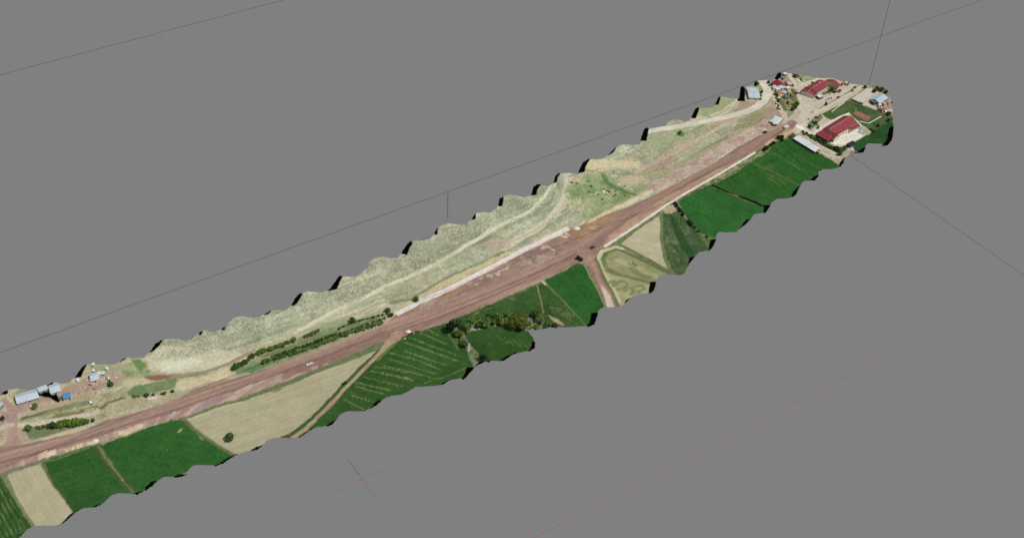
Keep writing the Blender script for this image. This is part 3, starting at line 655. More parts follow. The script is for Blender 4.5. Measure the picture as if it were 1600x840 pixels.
paint([(424,611),(438,606),(442,607),(428,613)], (114,116,92), 1.2, 0.8, 0.85)
F5 = [(640,525),(660,517),(690,507),(702,505),(708,514),(722,530),(730,550),(740,574),(720,595),(684,605),(640,613),(600,626),(568,645),(540,645),(520,663),(490,670),(466,686),(520,634),(543,608),(562,588),(580,569),(600,550),(614,537)]
field('green_field', 'dark green field crossed by rows of pale sprinkler lines', 'crop', F5, (42,82,36), (50,88,38))
rows(F5, ((643,528),(714,555)), 6.0, 0.14, 2)
for pl in [[(657,520),(696,538)], [(640,528),(711,554)], [(634,535.5),(714,564)], [(634,549),(696,570)], [(607,551),(645,560),(687.5,577.5)], [(609,561),(653.6,576),(680,584)], [(600,572),(632,578),(664,588)], [(586,573),(640,582),(672,590)], [(600,584.6),(646,594.5)], [(579,580),(640,592)], [(568.6,588.6),(611,599),(628,604)], [(554,597.5),(610,610)], [(556,604),(600,616)], [(551,619),(583,628)], [(538,624),(567,639.5)], [(668,514),(684,524)]]:
    line(pl, (142,148,110), 1.1, op=0.5, warp=0.4, speck=0.3)
    line(pl, (164,164,130), 2.6, op=0.35, warp=1.2, patch=6, thr=0.56, speck=0.85)
line([(662.5,599),(690,590),(728.6,575)], (118,130,80), 1.6, op=0.6, warp=0.8, speck=0.35)
paint([(688,510),(700,508),(716,526),(724,544),(716,546),(700,528)], (92,112,66), 3, 2, 0.7, patch=5)
line([(592,550),(574,566),(556,584),(538,602),(515,628),(488,654),(455,681),(440,685)], (58,86,46), 4.5, op=0.9, warp=0.6)
R_FT = region('farm_track', 'narrow earth track between the sandy field and the dark green field', 'road')
line([(622,522),(611,531),(597,548),(576,569),(558,587),(540,606),(517,631),(488,659),(477,668.6),(457,683)], (164,132,112), [8,4.5,3,2.6,2.6,2.6,2.8], rid=R_FT, soft=1.0, warp=0.4, rgb2=(168,150,116))
line([(620,532),(606,546),(590,562)], (112,122,70), 2.5, op=0.7, warp=0.8)
F6 = [(724,520),(746,516),(770,510),(800,512),(825,517),(834,527),(837,536),(828,550),(803,555),(780,566),(757,564),(748,550),(740,545),(733,536)]
field('green_field', 'small green plot enclosed by the trees and stream', 'crop', F6, (42,80,34), (50,86,38))
for k in range(5):
    a = (776 + 12 * k, 524 + 3 * k); line([a, (a[0] + 16, a[1] + 13)], (124,136,82), 1.1, op=0.45, warp=0.5, speck=0.45)
F7 = [(700,505),(723,493.5),(755,481),(780,470),(812,457),(850,440),(858,450),(884,476),(915,508),(905,512),(870,512),(842,500),(800,498),(740,500),(716,512)]
field('meadow', 'patchy green meadow between the road and the clump of trees', 'crop', F7, (46,82,40), (58,92,46))
paint([(720,496),(755,482),(800,464),(820,456),(800,472),(760,486),(730,498)], (132,136,92), 3, 2, 0.6, patch=5, speck=0.4)
paint([(852,470),(880,476),(906,502),(900,508),(870,492)], (130,136,88), 3, 2, 0.5, patch=4, speck=0.5)
line([(839,446),(843,462),(846,476),(849,489)], (148,142,104), 0.9, op=0.9, warp=0.4)
paint([(856,492),(870,498),(880,506),(882,510),(872,506),(862,500)], (170,156,128), 1.2, 0.6, 0.85)
F8 = [(852,438),(880,424.5),(903,412),(911,413),(922,434),(934,456),(946,482),(937,488),(932,500),(920,511),(912,506),(884,474),(860,450)]
field('green_field', 'bright green field left of the side road', 'crop', F8, (36,90,38), (40,98,40))
rows(F8, ((860,440),(905,495)), 6.0, 0.10, 3)
line([(851,440),(884,474),(914,507)], (98,122,66), 1.3, op=0.7, warp=0.5)
line([(912,412),(934,452),(947,480)], (128,132,90), 2.0, op=0.85, warp=0.6)
line([(848,439),(853,444)], (190,186,160), 2.0, op=0.9)
# mown fields right of the side road
F9 = [(933,404),(940,392),(962,383.5),(973,387),(1008,407),(1048,428),(1033,433),(1024,446),(1014,460),(987,468),(972,478),(962,474),(950,450),(940,424)]
field('mown_field', 'straw field with curling green mower marks by side road', 'stubble', F9, (170,164,118), (152,150,102))
_outer = [(1048,427),(1030,418),(1001,404),(976,392),(962,387.5),(949,392),(941.5,403),(942.5,415),(956,425.5),(980,433),(1004,439),(1020,443)]
_axis = [(1036,433),(1022,427),(996,416),(980,409),(968,405),(963,405),(962,406),(963,408),(970,411),(990,419),(1010,428),(1026,436)]
for q in range(9):
    t_ = q / 9.5
    pl = [(a[0] * (1 - t_) + b[0] * t_, a[1] * (1 - t_) + b[1] * t_) for a, b in zip(_outer, _axis)]
    line(pl, (92,110,58) if q < 2 else random.choice([(116,124,76), (126,130,84), (104,116,66)]), 2.6 if q < 2 else 1.1, op=0.8 if q < 2 else 0.6, warp=0.5, speck=0.15)
rows([(936,404),(962,386),(1044,426),(1024,444),(1012,458),(972,474)], ((950,395),(1040,435)), 1.9, 0.14, 0.5)
line([(941,405),(950,392),(964,388),(976,393),(1001,406),(1030,419),(1046,427)], (96,112,62), 3.0, op=0.8, warp=0.8)
line([(941,420),(956,427),(971,431),(1000,437),(1018,442)], (110,120,72), 2.6, op=0.8, warp=0.8)
line([(934,404),(941,393),(962,385),(972,388)], (196,188,144), 3.4, op=0.9, warp=0.5)
line([(934,406),(943,426),(956,448),(968,470)], (190,182,140), 3.6, op=0.85, warp=0.6)
line([(931,404),(942,430),(956,456),(968,480)], (84,100,56), 2.4, op=0.85, warp=0.6)
for ar in ([(962,446),(970,438),(978,442),(976,450),(966,452)], [(975,455),(984,450),(992,452),(986,460)], [(992,448),(1004,446),(1008,452),(998,456)], [(982,412),(996,424),(1006,434),(998,430),(984,420)], [(1004,430),(1016,432),(1010,436)], [(952,442),(960,440),(958,448)]):
    line(ar, (112,124,70), 2.6, op=0.75, warp=1.6)
line([(988,411),(994,415)], (84,78,58), 1.8, op=0.9)
F10 = [(1031.5,333),(1033,352),(1032,372.6),(1036,401),(1042.5,421),(1010,403),(985,391),(969,381.5),(990,364),(1010,350)]
field('stubble_field', 'pale triangular stubble field beside the white canal edge', 'stubble', F10, (188,178,144), (180,170,136))
rows(F10, ((975,384),(1036,396)), 2.4, 0.16, 1)
line([(968,381),(985,390),(1010,403),(1046,424)], (90,108,58), 2.8, op=0.85, warp=0.6)
paint([(946,389),(981,366),(1026,336),(1033,330),(1030,338),(1000,356),(970,380),(956,384)], (104,122,72), 1.4, 0.8, 0.9)
F11 = [(1036,328),(1057,329),(1070,340),(1092,364),(1108,390),(1108,394),(1092,397),(1078,414),(1070,430),(1058,432),(1047,421),(1039,401),(1034.5,372)]
field('green_field', 'dark grey green field with worn pale streaks behind the straw triangle', 'grass', F11, (58,86,44), (74,98,54))
paint([(1046,336),(1054,340),(1070,370),(1084,394),(1078,404),(1066,388),(1052,360)], (38,74,38), 4, 1.5, 0.85)
paint([(1044,350),(1052,366),(1066,396),(1064,410),(1050,398),(1040,372)], (124,132,100), 4, 2.5, 0.6, patch=4, speck=0.35)
paint([(1060,344),(1072,352),(1082,368),(1076,372),(1064,356)], (128,134,104), 4, 2, 0.6, patch=4, speck=0.3)
rows(F11, ((1046,340),(1070,420)), 4.0, 0.16, 2)
line([(1033.5,334),(1034,372),(1038,400),(1046,420),(1056,430)], (104,122,72), 3.0, op=0.9, warp=0.6)
paint([(1036,326),(1052,320),(1060,328),(1050,334),(1038,333)], (178,166,128), 2, 1.2, 0.85)
paint([(1088,362),(1104,371),(1118,372),(1119,378),(1110,391),(1100,380)], (88,104,62), 2, 1, 0.9)
F12 = [(1060,315),(1082,302),(1107.5,290),(1114,292),(1150,307),(1194,326),(1204,328),(1195,336),(1180,338),(1160,357),(1136,367),(1120,372),(1105,370),(1090,360),(1073,340)]
field('green_field', 'bright green field below the canal, left of the dark ditch', 'crop', F12, (34,92,38), (40,98,42))
rows(F12, ((1065,320),(1150,360)), 6.5, 0.10, 3)
F13 = [(1117,289),(1150,270),(1180,250),(1200,238),(1214,222),(1236,214.5),(1242,217),(1262,229),(1280,239),(1300,251),(1312,259),(1310,265),(1286,268),(1276,282),(1255,287),(1243,306),(1235,313),(1210,316),(1204,328),(1196,325),(1152,305)]
field('green_field', 'long bright green field in front of the white shed', 'crop', F13, (36,88,36), (42,94,38))
rows(F13, ((1205,238),(1262,290)), 7.0, 0.12, 3)
paint([(1176,256),(1196,254),(1262,290),(1240,300),(1206,282)], (66,96,42), 8, 3, 0.6, patch=8)
for pl in [[(1204,238),(1228,250),(1250,266)], [(1178,256),(1210,270),(1248,290)], [(1240,240),(1270,258),(1290,266)], [(1196,276),(1222,292)], [(1190,268),(1226,288)]]:
    line(pl, (146,150,92), 1.0, op=0.45, warp=0.5, speck=0.5)
line([(1106,288),(1136,270),(1166,252),(1196,236)], (150,158,112), 2.6, op=0.7, warp=1.2, patch=5)
line([(1116,292.5),(1150,307.5),(1195,327)], (150,140,100), 0.7, op=0.5)
# bare grains in the crops
g_sel = np.isin(RID, [i for i, r in enumerate(REGIONS) if r[2] == 'crop'])
sp = g_sel & (RNG.random(len(X)) > 0.9985)
COL[sp] = COL[sp] * 0.65 + lin((170,172,130)) * 0.35
# stream
R_STREAM = region('stream', 'pale shallow stream winding beside the clump of trees', 'water')
for pl, w in [([(735,505),(738,512),(744,513.5),(753,512.5)], 1.1), ([(725,520),(730,530),(733,540)], 1.1), ([(731.6,548),(734,555),(738,560),(742,565),(747,567.5)], 1.3), ([(828,499),(834,500.5),(842,501)], 2.8), ([(733,540),(731.6,548)], 0.8)]:
    line(pl, (196,202,204), w, soft=0.9, warp=1.1, rid=R_STREAM, rgb2=(96,112,96), speck=0.1)
# land that was never pictured: flat black patches along the scalloped rim
R_BLACK = region('unmapped_patch', 'pure black untextured patch on the scalloped rim of the land', 'black')
for tp in TEETH:
    paint(tp, (0,0,0), 0.3, 0.5, 1.0, rid=R_BLACK)
    if len(tp) > 2: paint(tp + tp[:1], (0,0,0), 0.3, 0.5, 1.0, rid=R_BLACK, width=1.7)

# earth and straw are a little greyer than the swatches; fine grit everywhere
lum = COL @ np.array((0.2126, 0.7152, 0.0722)); sat = np.where(np.isin(RID, [i for i, r in enumerate(REGIONS) if r[2] == 'crop']), 0.90, 0.86)[:, None]
COL[:] = lum[:, None] + (COL - lum[:, None]) * sat
grit = 1 + 0.20 * (fbm(X, Y, 1.9, 2, 51.0) - 0.5) + 0.14 * (RNG.random(len(X)) - 0.5)
_kind = np.array([r[2] for r in REGIONS])[RID]
grit = 1 + (grit - 1) * np.select([_kind == 'black', _kind == 'stubble', _kind == 'road'], [0.0, 0.45, 1.15], 1.0)
COL *= grit[:, None]
_cr = (_kind == 'crop')
COL[_cr] *= np.array((1.08, 1.0, 0.88))
_mott = fbm(X, Y, 34, 4, 81.0) - 0.5
COL[_cr] *= (1 + 0.45 * _mott[_cr])[:, None]
# ------------------------------------------------------------------ build the land, one object for each piece of it
GM = {'rough': ground_mat('scrub_soil', 0.20, 0.42, 0.5), 'grass': ground_mat('verge_grass', 0.28, 0.5, 0.5), 'dirt': ground_mat('village_dirt', 0.16, 0.45, 0.3),
      'road': ground_mat('road_dirt', 0.13, 0.45, 0.3, 6.0, -0.04), 'crop': ground_mat('crop_green', 0.24, 0.55, 0.35), 'stubble': ground_mat('stubble_straw', 0.08, 0.5, 0.25),
      'water': ground_mat('stream_water', 0.2, 0.8, 0.1), 'black': ground_mat('unmapped_black', 0.0, 0.5, 0.0)}
GM['water'].node_tree.nodes['Principled BSDF'].inputs['Roughness'].default_value = 0.35
lut = np.full(NX * NY, -1); lut[IDX] = np.arange(len(IDX))
ii, jj = np.meshgrid(np.arange(NX - 1), np.arange(NY - 1), indexing='ij')
q0 = (ii * NY + jj).ravel(); q1 = ((ii + 1) * NY + jj).ravel(); q2 = ((ii + 1) * NY + jj + 1).ravel(); q3 = (ii * NY + jj + 1).ravel()
Q = np.stack([lut[q0], lut[q1], lut[q2], lut[q3]], 1)
Q = Q[(Q >= 0).all(1)]
QR = RID[Q[:, 0]]
H += 0.4 * np.isin(RID, [i for i, r in enumerate(REGIONS) if r[2] == 'crop'])   # crops stand above their margins
V3 = np.stack([X, Y, H], 1)
# one consistent normal field so that neighbouring pieces meet without a crease
e1 = V3[Q[:, 2]] - V3[Q[:, 0]]; e2 = V3[Q[:, 3]] - V3[Q[:, 1]]
fn = np.cross(e1, e2); VN = np.zeros_like(V3)
for k in range(4): np.add.at(VN, Q[:, k], fn)
VN /= np.maximum(np.linalg.norm(VN, axis=1), 1e-9)[:, None]

def land_piece(name, label, mat, quads):
    used, inv = np.unique(quads.ravel(), return_inverse=True)
    m = bpy.data.meshes.new(name)
    m.vertices.add(len(used)); m.vertices.foreach_set('co', V3[used].ravel())
    nq = len(quads)
    m.loops.add(nq * 4); m.loops.foreach_set('vertex_index', inv.ravel().astype(np.int32))
    m.polygons.add(nq); m.polygons.foreach_set('loop_start', np.arange(0, nq * 4, 4, dtype=np.int32))
    m.update(calc_edges=True)
    a = m.attributes.new('Col', 'FLOAT_COLOR', 'POINT')
    a.data.foreach_set('color', np.concatenate([np.clip(COL[used], 0, 1), np.ones((len(used), 1))], 1).astype(np.float32).ravel())
    m.polygons.foreach_set('use_smooth', np.ones(nq, bool))
    m.normals_split_custom_set_from_vertices([tuple(v) for v in VN[used]])
    m.materials.append(GM[mat])
    o = bpy.data.objects.new(name, m); C.objects.link(o)
    tag(o, label, None, None, 'structure')
    return o

for i, (nm, lb, mt) in enumerate(REGIONS):
    qs = Q[QR == i]
    if len(qs): land_piece(nm, lb, mt, qs)

# the thin earth edge under the rim, tucked inwards
ed = np.concatenate([Q[:, [0, 1]], Q[:, [1, 2]], Q[:, [2, 3]], Q[:, [3, 0]]])
key = np.sort(ed, 1); kk = key[:, 0].astype(np.int64) * 10000000 + key[:, 1]
_, first, cnt = np.unique(kk, return_index=True, return_counts=True)
be = ed[first[cnt == 1]]
rim = MB(); cy = road_y(X)
low = V3.copy(); low[:, 2] -= 1.0; low[:, 1] += np.clip(cy - Y, -1, 1) * 1.6
vv = np.unique(be); mp_ = {int(v): i for i, v in enumerate(vv)}; nv = len(vv)
rim.v = [tuple(V3[v]) for v in vv] + [tuple(low[v]) for v in vv]
rim.f = [(mp_[int(a)], mp_[int(a)] + nv, mp_[int(b)] + nv, mp_[int(b)]) for a, b in be]
tag(rim.build('land_rim', plain('rim_earth', (70,62,52)), None), 'thin earth rim under the scalloped edge of land', None, None, 'structure')

# white concrete canal linings, raised kerbs along the road
def canal(name, label, pts, width, hgt=0.5):
    W = np.array([at(*p) for p in pts]); dense = []
    for a, b in zip(W[:-1], W[1:]):
        n = max(2, int(np.linalg.norm(b - a) / 4))
        dense += [a + (b - a) * k / n for k in range(n)]
    dense.append(W[-1]); dense = np.array(dense)
    mb = MB(); prof = [(-0.5, -0.3), (-0.5, 1.0), (-0.3, 1.0), (-0.2, 0.72), (0.2, 0.72), (0.3, 1.0), (0.5, 1.0), (0.5, -0.3)]
    for i, p in enumerate(dense):
        tdir = dense[min(i + 1, len(dense) - 1)] - dense[max(i - 1, 0)]; tdir = tdir[:2] / np.linalg.norm(tdir[:2]); nn = np.array((-tdir[1], tdir[0]))
        z = float(ground_h(p[0], p[1])); wj = width * (1 + 0.30 * (random.random() - 0.5))
        for (u_, w_) in prof:
            mb.v.append((p[0] + nn[0] * u_ * wj, p[1] + nn[1] * u_ * wj, z + w_ * hgt))
    k = len(prof)
    for i in range(len(dense) - 1):
        for j in range(k - 1):
            a = i * k + j; mb.f.append((a, a + 1, a + k + 1, a + k))
    mb.f.append(tuple(range(k))); mb.f.append(tuple((len(dense) - 1) * k + j for j in range(k))[::-1])
    return tag(mb.build(name, plain('canal_concrete', (218,211,202), 0.9, 0.16, 0.25, 0, 0.3)), label, None, None, 'structure')
canal('canal', 'white concrete lined canal above the road, in mid picture', [(619,491.5),(653.6,473),(680,461.5),(707,449),(761,421.5),(800,401),(820,390),(866,368),(888,357)], 4.6)
canal('canal', 'white canal kerb between road and green fields on the right', [(944,386),(981,362),(1021,335),(1040,321.5),(1077,299),(1106,282.5),(1136,265),(1160,250.5),(1180,238.5)], 2.0)

# ------------------------------------------------------------------ the frame of lines round the land
BX0, BX1 = -389.0, 1106.0; BY0, BY1 = 565.0, 837.0; BZ0, BZ1 = CAM_Z - 900.0, CAM_Z - 497.0
grey_line = plain('grey_line', (104,104,104), 0.9, 0.0); red_line = plain('red_line', (172,86,88), 0.9, 0.0)
frame = tag(empty('bounding_frame', ((BX0 + BX1) / 2, (BY0 + BY1) / 2, BZ0)), 'thin line box frame round the land, grey above and red below', 'frame')
def edge(a, b, mat, r=0.26):
    o = MB().tube([np.array(a) - np.array(frame.location), np.array(b) - np.array(frame.location)], r, 5).build('edge', mat, frame)
    return o
for y in (BY0, BY1):
    edge((BX0, y, BZ1), (BX1, y, BZ1), grey_line, 0.22); edge((BX0, y, BZ0), (BX1, y, BZ0), red_line, 0.22)
    for x in (BX0, BX1): edge((x, y, BZ0), (x, y, BZ1), grey_line)
for x in (BX0, BX1):
    edge((x, BY0, BZ1), (x, BY1, BZ1), grey_line); edge((x, BY0, BZ0), (x, BY1, BZ0), red_line)
mx_ = (BX0 + BX1) / 2
tick_end = 21.0
o = MB().tube([(0, BY0 - frame.location.y, BZ1 - BZ0), (0, BY0 - frame.location.y, BZ1 - BZ0 - tick_end)], 0.2, 5).build('tick', grey_line, frame)
cc_ = plane_at(566, 748, BZ0)
cross = tag(empty('centre_cross', tuple(cc_)), 'small thin red cross lying on the floor of the frame', 'cross')
for a, b in (((525,766), (607,729)), ((543,717), (589,778))):
    A = plane_at(*a, BZ0) - cc_; B = plane_at(*b, BZ0) - cc_
    MB().tube([A, B], 0.2, 5).build('arm', red_line, cross)

# ------------------------------------------------------------------ trees and bushes
_ones = ['', 'first', 'second', 'third', 'fourth', 'fifth', 'sixth', 'seventh', 'eighth', 'ninth', 'tenth', 'eleventh', 'twelfth', 'thirteenth', 'fourteenth', 'fifteenth', 'sixteenth', 'seventeenth', 'eighteenth', 'nineteenth']
_tens = {7: ('seventieth', 'seventy'), 8: ('eightieth', 'eighty'), 6: ('sixtieth', 'sixty'), 2: ('twentieth', 'twenty'), 3: ('thirtieth', 'thirty'), 4: ('fortieth', 'forty'), 5: ('fiftieth', 'fifty')}
def nth(n):
    if n < 20: return _ones[n]
    return _tens[n // 10][0] if n % 10 == 0 else _tens[n // 10][1] + ' ' + _ones[n % 10]
def number_off(items):
    """each of a row of alike things is told by its place in the row, counted from the picture's left"""
    items.sort(key=lambda o: (Vector(o.location) - Vector((0, 0, CAM_Z))).dot(RIGHT) / (Vector(o.location) - Vector((0, 0, CAM_Z))).dot(FWD))
    for i, o in enumerate(items): o['label'] = nth(i + 1) + ' ' + o['label'] + ', counted from left'
def foliage_mat(name, dark, light):
    m = bpy.data.materials.new(name); m.use_nodes = True
    nt = m.node_tree; b = nt.nodes['Principled BSDF']
    b.inputs['Roughness'].default_value = 0.9; b.inputs['Specular IOR Level'].default_value = 0.1
    tc = nt.nodes.new('ShaderNodeTexCoord'); n1 = nt.nodes.new('ShaderNodeTexNoise')
    n1.inputs['Scale'].default_value = 3.2; n1.inputs['Detail'].default_value = 5
    oi = nt.nodes.new('ShaderNodeObjectInfo'); ad = nt.nodes.new('ShaderNodeMath'); ad.operation = 'MULTIPLY_ADD'
    ad.inputs[1].default_value = 0.25; ad.inputs[2].default_value = -0.12
    ad2 = nt.nodes.new('ShaderNodeMath'); ad2.operation = 'ADD'
    cr = nt.nodes.new('ShaderNodeValToRGB')
    cr.color_ramp.elements[0].position = 0.32; cr.color_ramp.elements[1].position = 0.68
    cr.color_ramp.elements[0].color = lin4(dark); cr.color_ramp.elements[1].color = lin4(light)
    L = nt.links.new
    L(tc.outputs['Object'], n1.inputs['Vector']); L(oi.outputs['Random'], ad.inputs[0]); L(ad.outputs[0], ad2.inputs[0]); L(n1.outputs['Fac'], ad2.inputs[1])
    L(ad2.outputs[0], cr.inputs['Fac']); L(cr.outputs['Color'], b.inputs['Base Color'])
    return m
FOL = {'bright': foliage_mat('leaf_bright', (62,94,28), (112,140,56)), 'mid': foliage_mat('leaf_mid', (60,88,40), (112,138,72)), 'dark': foliage_mat('leaf_dark', (44,68,34), (82,106,56)),
       'olive': foliage_mat('leaf_olive', (62,76,30), (104,114,52)), 'black': foliage_mat('leaf_black_green', (28,40,26), (54,70,44)), 'grey': foliage_mat('leaf_grey', (92,112,68), (134,148,98))}  # black is the darkest green of the set, used over whole crowns
BARK = plain('bark', (92,76,60), 0.95, 0.25, 2.0)

def crown_mesh(name, n_leaf, leaf, clumps, seed, zmin=0.25, zmax=1.0, tall=1.0):
    """crown of unit radius: leaf quads in clumps through an uneven volume, z from zmin to zmax*tall"""
    r = np.random.default_rng(seed)
    cen = []
    while len(cen) < clumps:
        p = r.uniform(-1, 1, 3)
        if np.linalg.norm(p) < 1 and np.linalg.norm(p) > 0.35: cen.append(p * np.array((0.78, 0.78, 0.72)))
    cen = np.array(cen); rad = r.uniform(0.22, 0.42, clumps)
    k = r.integers(0, clumps, n_leaf)
    d = r.normal(size=(n_leaf, 3)); d /= np.linalg.norm(d, axis=1)[:, None]
    pos = cen[k] + d * (rad[k] * r.uniform(0.55, 1.0, n_leaf) ** 0.5)[:, None]
    nrm = d * 0.8 + r.normal(size=(n_leaf, 3)) * 0.5 + np.array((0, 0, 0.25)); nrm /= np.linalg.norm(nrm, axis=1)[:, None]
    a = np.cross(nrm, r.normal(size=(n_leaf, 3))); a /= np.linalg.norm(a, axis=1)[:, None]; b = np.cross(nrm, a)
    s = leaf * r.uniform(0.6, 1.3, n_leaf)[:, None]
    mid = (zmin + zmax * tall) / 2; hz = (zmax * tall - zmin) / 2
    pos = pos * np.array((1, 1, hz)) + np.array((0, 0, mid))
    V = np.stack([pos - a * s - b * s * 0.6, pos + a * s - b * s * 0.6, pos + a * s * 0.7 + b * s, pos - a * s * 0.7 + b * s], 1).reshape(-1, 3)
    m = bpy.data.meshes.new(name)
    m.vertices.add(n_leaf * 4); m.vertices.foreach_set('co', V.ravel())
    m.loops.add(n_leaf * 4); m.loops.foreach_set('vertex_index', np.arange(n_leaf * 4, dtype=np.int32))
    m.polygons.add(n_leaf); m.polygons.foreach_set('loop_start', np.arange(0, n_leaf * 4, 4, dtype=np.int32))
    m.update(calc_edges=True); m.materials.append(None)
    return m

def trunk_mesh(name, h, r0, seed):
    rr = random.Random(seed); mb = MB()
    mb.tube([(0, 0, -0.06), (0.02, 0, h * 0.5), (0.04 * rr.uniform(-1, 1), 0.03, h)], [r0, r0 * 0.75, r0 * 0.5], 6)
    for k in range(4):
        an = k * 1.57 + rr.random(); l = 0.45
        mb.tube([(0, 0, h * (0.55 + 0.1 * k)), (math.cos(an) * l * 0.6, math.sin(an) * l * 0.6, h + 0.2), (math.cos(an) * l, math.sin(an) * l, h + 0.45)], [r0 * 0.5, r0 * 0.3, r0 * 0.12], 4)
    return mb.mesh(name, BARK)

CROWN = {'big': [crown_mesh('crown', 5200, 0.045, 46, 3 + k, 0.18, 1.0, 1.5) for k in range(2)],
         'tree': [crown_mesh('crown', 1300, 0.085, 24, 20 + k, 0.22, 1.0, 1.7) for k in range(5)],
         'bush': [crown_mesh('crown', 340, 0.15, 12, 40 + k, 0.02, 1.0, 1.35) for k in range(6)],
         'poplar': [crown_mesh('crown', 900, 0.10, 26, 60 + k, 0.25, 1.0, 3.4) for k in range(3)]}
TRUNK = {'big': trunk_mesh('trunk', 0.5, 0.07, 1), 'tree': trunk_mesh('trunk', 0.6, 0.08, 2), 'bush': trunk_mesh('trunk', 0.25, 0.06, 3), 'poplar': trunk_mesh('trunk', 0.8, 0.07, 4)}
_cnt = [0]
def plant(name, label, px, py, rad, kind='tree', leaf='mid', group=None, cat='tree', tall=1.0):
    """px, py: where the middle of the crown shows in the photograph; rad: crown radius in metres"""
    lift = {'big': 0.85, 'tree': 0.95, 'bush': 0.65, 'poplar': 1.7}[kind] * rad * tall
    p = at(px, py, lift); p[2] = float(ground_h(p[0], p[1]))
    e = tag(empty(name, tuple(p), random.random() * 6.28), label, cat, group)
    sc = (rad * random.uniform(0.9, 1.1), rad * random.uniform(0.9, 1.1), rad * tall * random.uniform(0.92, 1.08))
    e.scale = sc
    _cnt[0] += 1
    for nm, me, mat in (('crown', CROWN[kind][_cnt[0] % len(CROWN[kind])], FOL[leaf]), ('trunk', TRUNK[kind], BARK)):
        o = bpy.data.objects.new(nm, me); C.objects.link(o); o.parent = e
        o.material_slots[0].link = 'OBJECT'; o.material_slots[0].material = mat
    return e

# clump of trees by the stream
plant('oak_tree', 'largest tree of all, broad olive crown in the stream clump', 812, 501, 8.6, 'big', 'olive')
plant('tree', 'dark tree at the left tip of the stream clump, nearest the sprinkler field', 704, 510, 4.2, 'tree', 'black', None, 'tree', 1.5)
for px, py, r, lf, lb in [
 (713,503,4.4,'dark','dark tree just right of the leftmost tree in stream clump'), (717,521,4.0,'mid','green tree at the bend where the stream clump turns downhill'), (725,537,3.6,'dark','dark tree beside the white stream on the lower arm of the clump'),
 (729,509,4.2,'mid','green tree between stream bend and dark tree pair at the clump'), (739,500,4.0,'mid','tree above the upper white stream bend'), (749,506,3.2,'dark','small dark tree right beside the upper stream bend'),
 (759,503,4.6,'mid','lightest green round tree in the middle of the stream clump'), (770,502,3.8,'mid','light green tree, second left of the largest tree group'), (764,495,3.2,'dark','small dark tree behind the light green round trees'),
 (779,493,4.4,'mid','rounded tree at the top edge of the stream clump'), (788,501,4.6,'mid','leafy tree touching the left flank of the largest tree'), (794,491,3.4,'mid','tree behind the left shoulder of the largest tree'),
 (837,490,3.6,'dark','dark tree right of the largest tree, above the pale pool'), (846,497,4.6,'mid','tree right of the pale pool, at foot of the sandy line'), (837,510,3.0,'bright','low bright tree below the pale pool at the land edge'),
 (858,504,3.4,'mid','tree between the pale pool and the sandy patch'), (868,508,2.6,'dark','last dark small tree at the right end of stream clump'), (754,558,3.6,'black','very dark tree at the lower end of the stream'), (762,561,3.0,'dark','dark low tree right of the darkest one at the stream end')]:
    plant('tree', lb, px, py, r, 'tree', lf)
for px, py, r, lb in [(722,530,2.4,'small bush on the left bank of the lower stream'), (745,497,2.2,'small bush between stream bend and road'), (826,506,2.4,'bush at the right foot of the largest tree'), (806,491,2.4,'bush behind the top of the largest tree'), (852,510,2.2,'bush on the rim below the right part of stream clump'), (733,519,2.2,'bush beside the upper end of the stream stretch'), (803,513,2.6,'bush at the front of the largest tree')]:
    plant('bush', lb, px, py, r, 'bush', 'mid', None, 'bush')
# single trees
plant('tree', 'lone round tree standing in the large sandy field', 358.5, 682, 3.6, 'tree', 'dark')
plant('tree', 'green tree standing alone above the start of white canal', 650, 466.5, 2.6, 'tree', 'mid')
plant('tree', 'tall dark tree at the left end of the short orchard rows', 550.5, 499, 2.4, 'tree', 'dark', None, 'tree', 1.5)
plant('tree', 'darker of two trees at the right end of the orchard', 606, 484, 2.6, 'tree', 'dark')
plant('tree', 'smaller tree at the right tip of the orchard beside the canal', 611, 491, 2.2, 'tree', 'dark')
plant('tree', 'round green tree in the yard below the long barn', 54, 633.5, 2.7, 'tree', 'bright')
plant('bush', 'light green bush left of the blue roofed shed', 94, 622.5, 1.7, 'bush', 'grey', None, 'bush')
plant('tree', 'dark round tree left of the tall hedge, beside farm track', 43.5, 667.5, 3.1, 'tree', 'mid')
for k, (px, py, r) in enumerate([(58.5,667,1.7), (63,667,1.9), (68,665.5,1.8)]):
    plant('bush', ['leftmost of three low bushes before the tall roadside hedge', 'middle of three low bushes before the tall roadside hedge', 'rightmost of three low bushes before the tall roadside hedge'][k], px, py, r, 'bush', 'mid', None, 'bush')
for k, (px, py, r, lf) in enumerate([(76,664,2.2,'mid'), (82.5,663.5,3.0,'dark'), (90,662.5,3.2,'bright'), (97.5,661,3.1,'bright'), (105,660,3.6,'bright'), (112,659.5,3.5,'bright'), (118.5,658.5,3.6,'bright'), (125,658,3.3,'bright'), (131,657.5,2.8,'mid'), (136,657.5,2.0,'mid'), (145,656,1.6,'dark')]):
    plant('hedge_tree', 'full green tree in the tall hedge between farm and main road', px, py, r, 'tree', lf, 'trees of the tall hedge', 'tree')
for px, py, r, lb in [(210,618,2.0,'pale bush, leftmost of the bushes above the road bend'), (229.5,617,2.1,'darkest bush of the row above the road, left of middle'), (239,616.3,1.3,'tiny bush in the middle of the row above the road'), (252.3,613.6,1.2,'left one of a pair of small bushes above the road'), (256.8,613.6,1.7,'right one of a pair of small bushes above the road'), (269.5,610,1.8,'bush at the sandy patch, right end of roadside row'), (173,599,2.8,'dark oval bush below the scattered farm sheds'), (216,618,1.2,'tiny bush next to the leftmost pale bush above road')]:
    plant('bush', lb, px, py, r, 'bush', 'dark' if px > 217 or px < 200 else 'mid', None, 'bush')
plant('tree', 'left one of two black cypresses at the side road corner', 903.5, 402, 1.9, 'poplar', 'black', None, 'tree', 0.6)
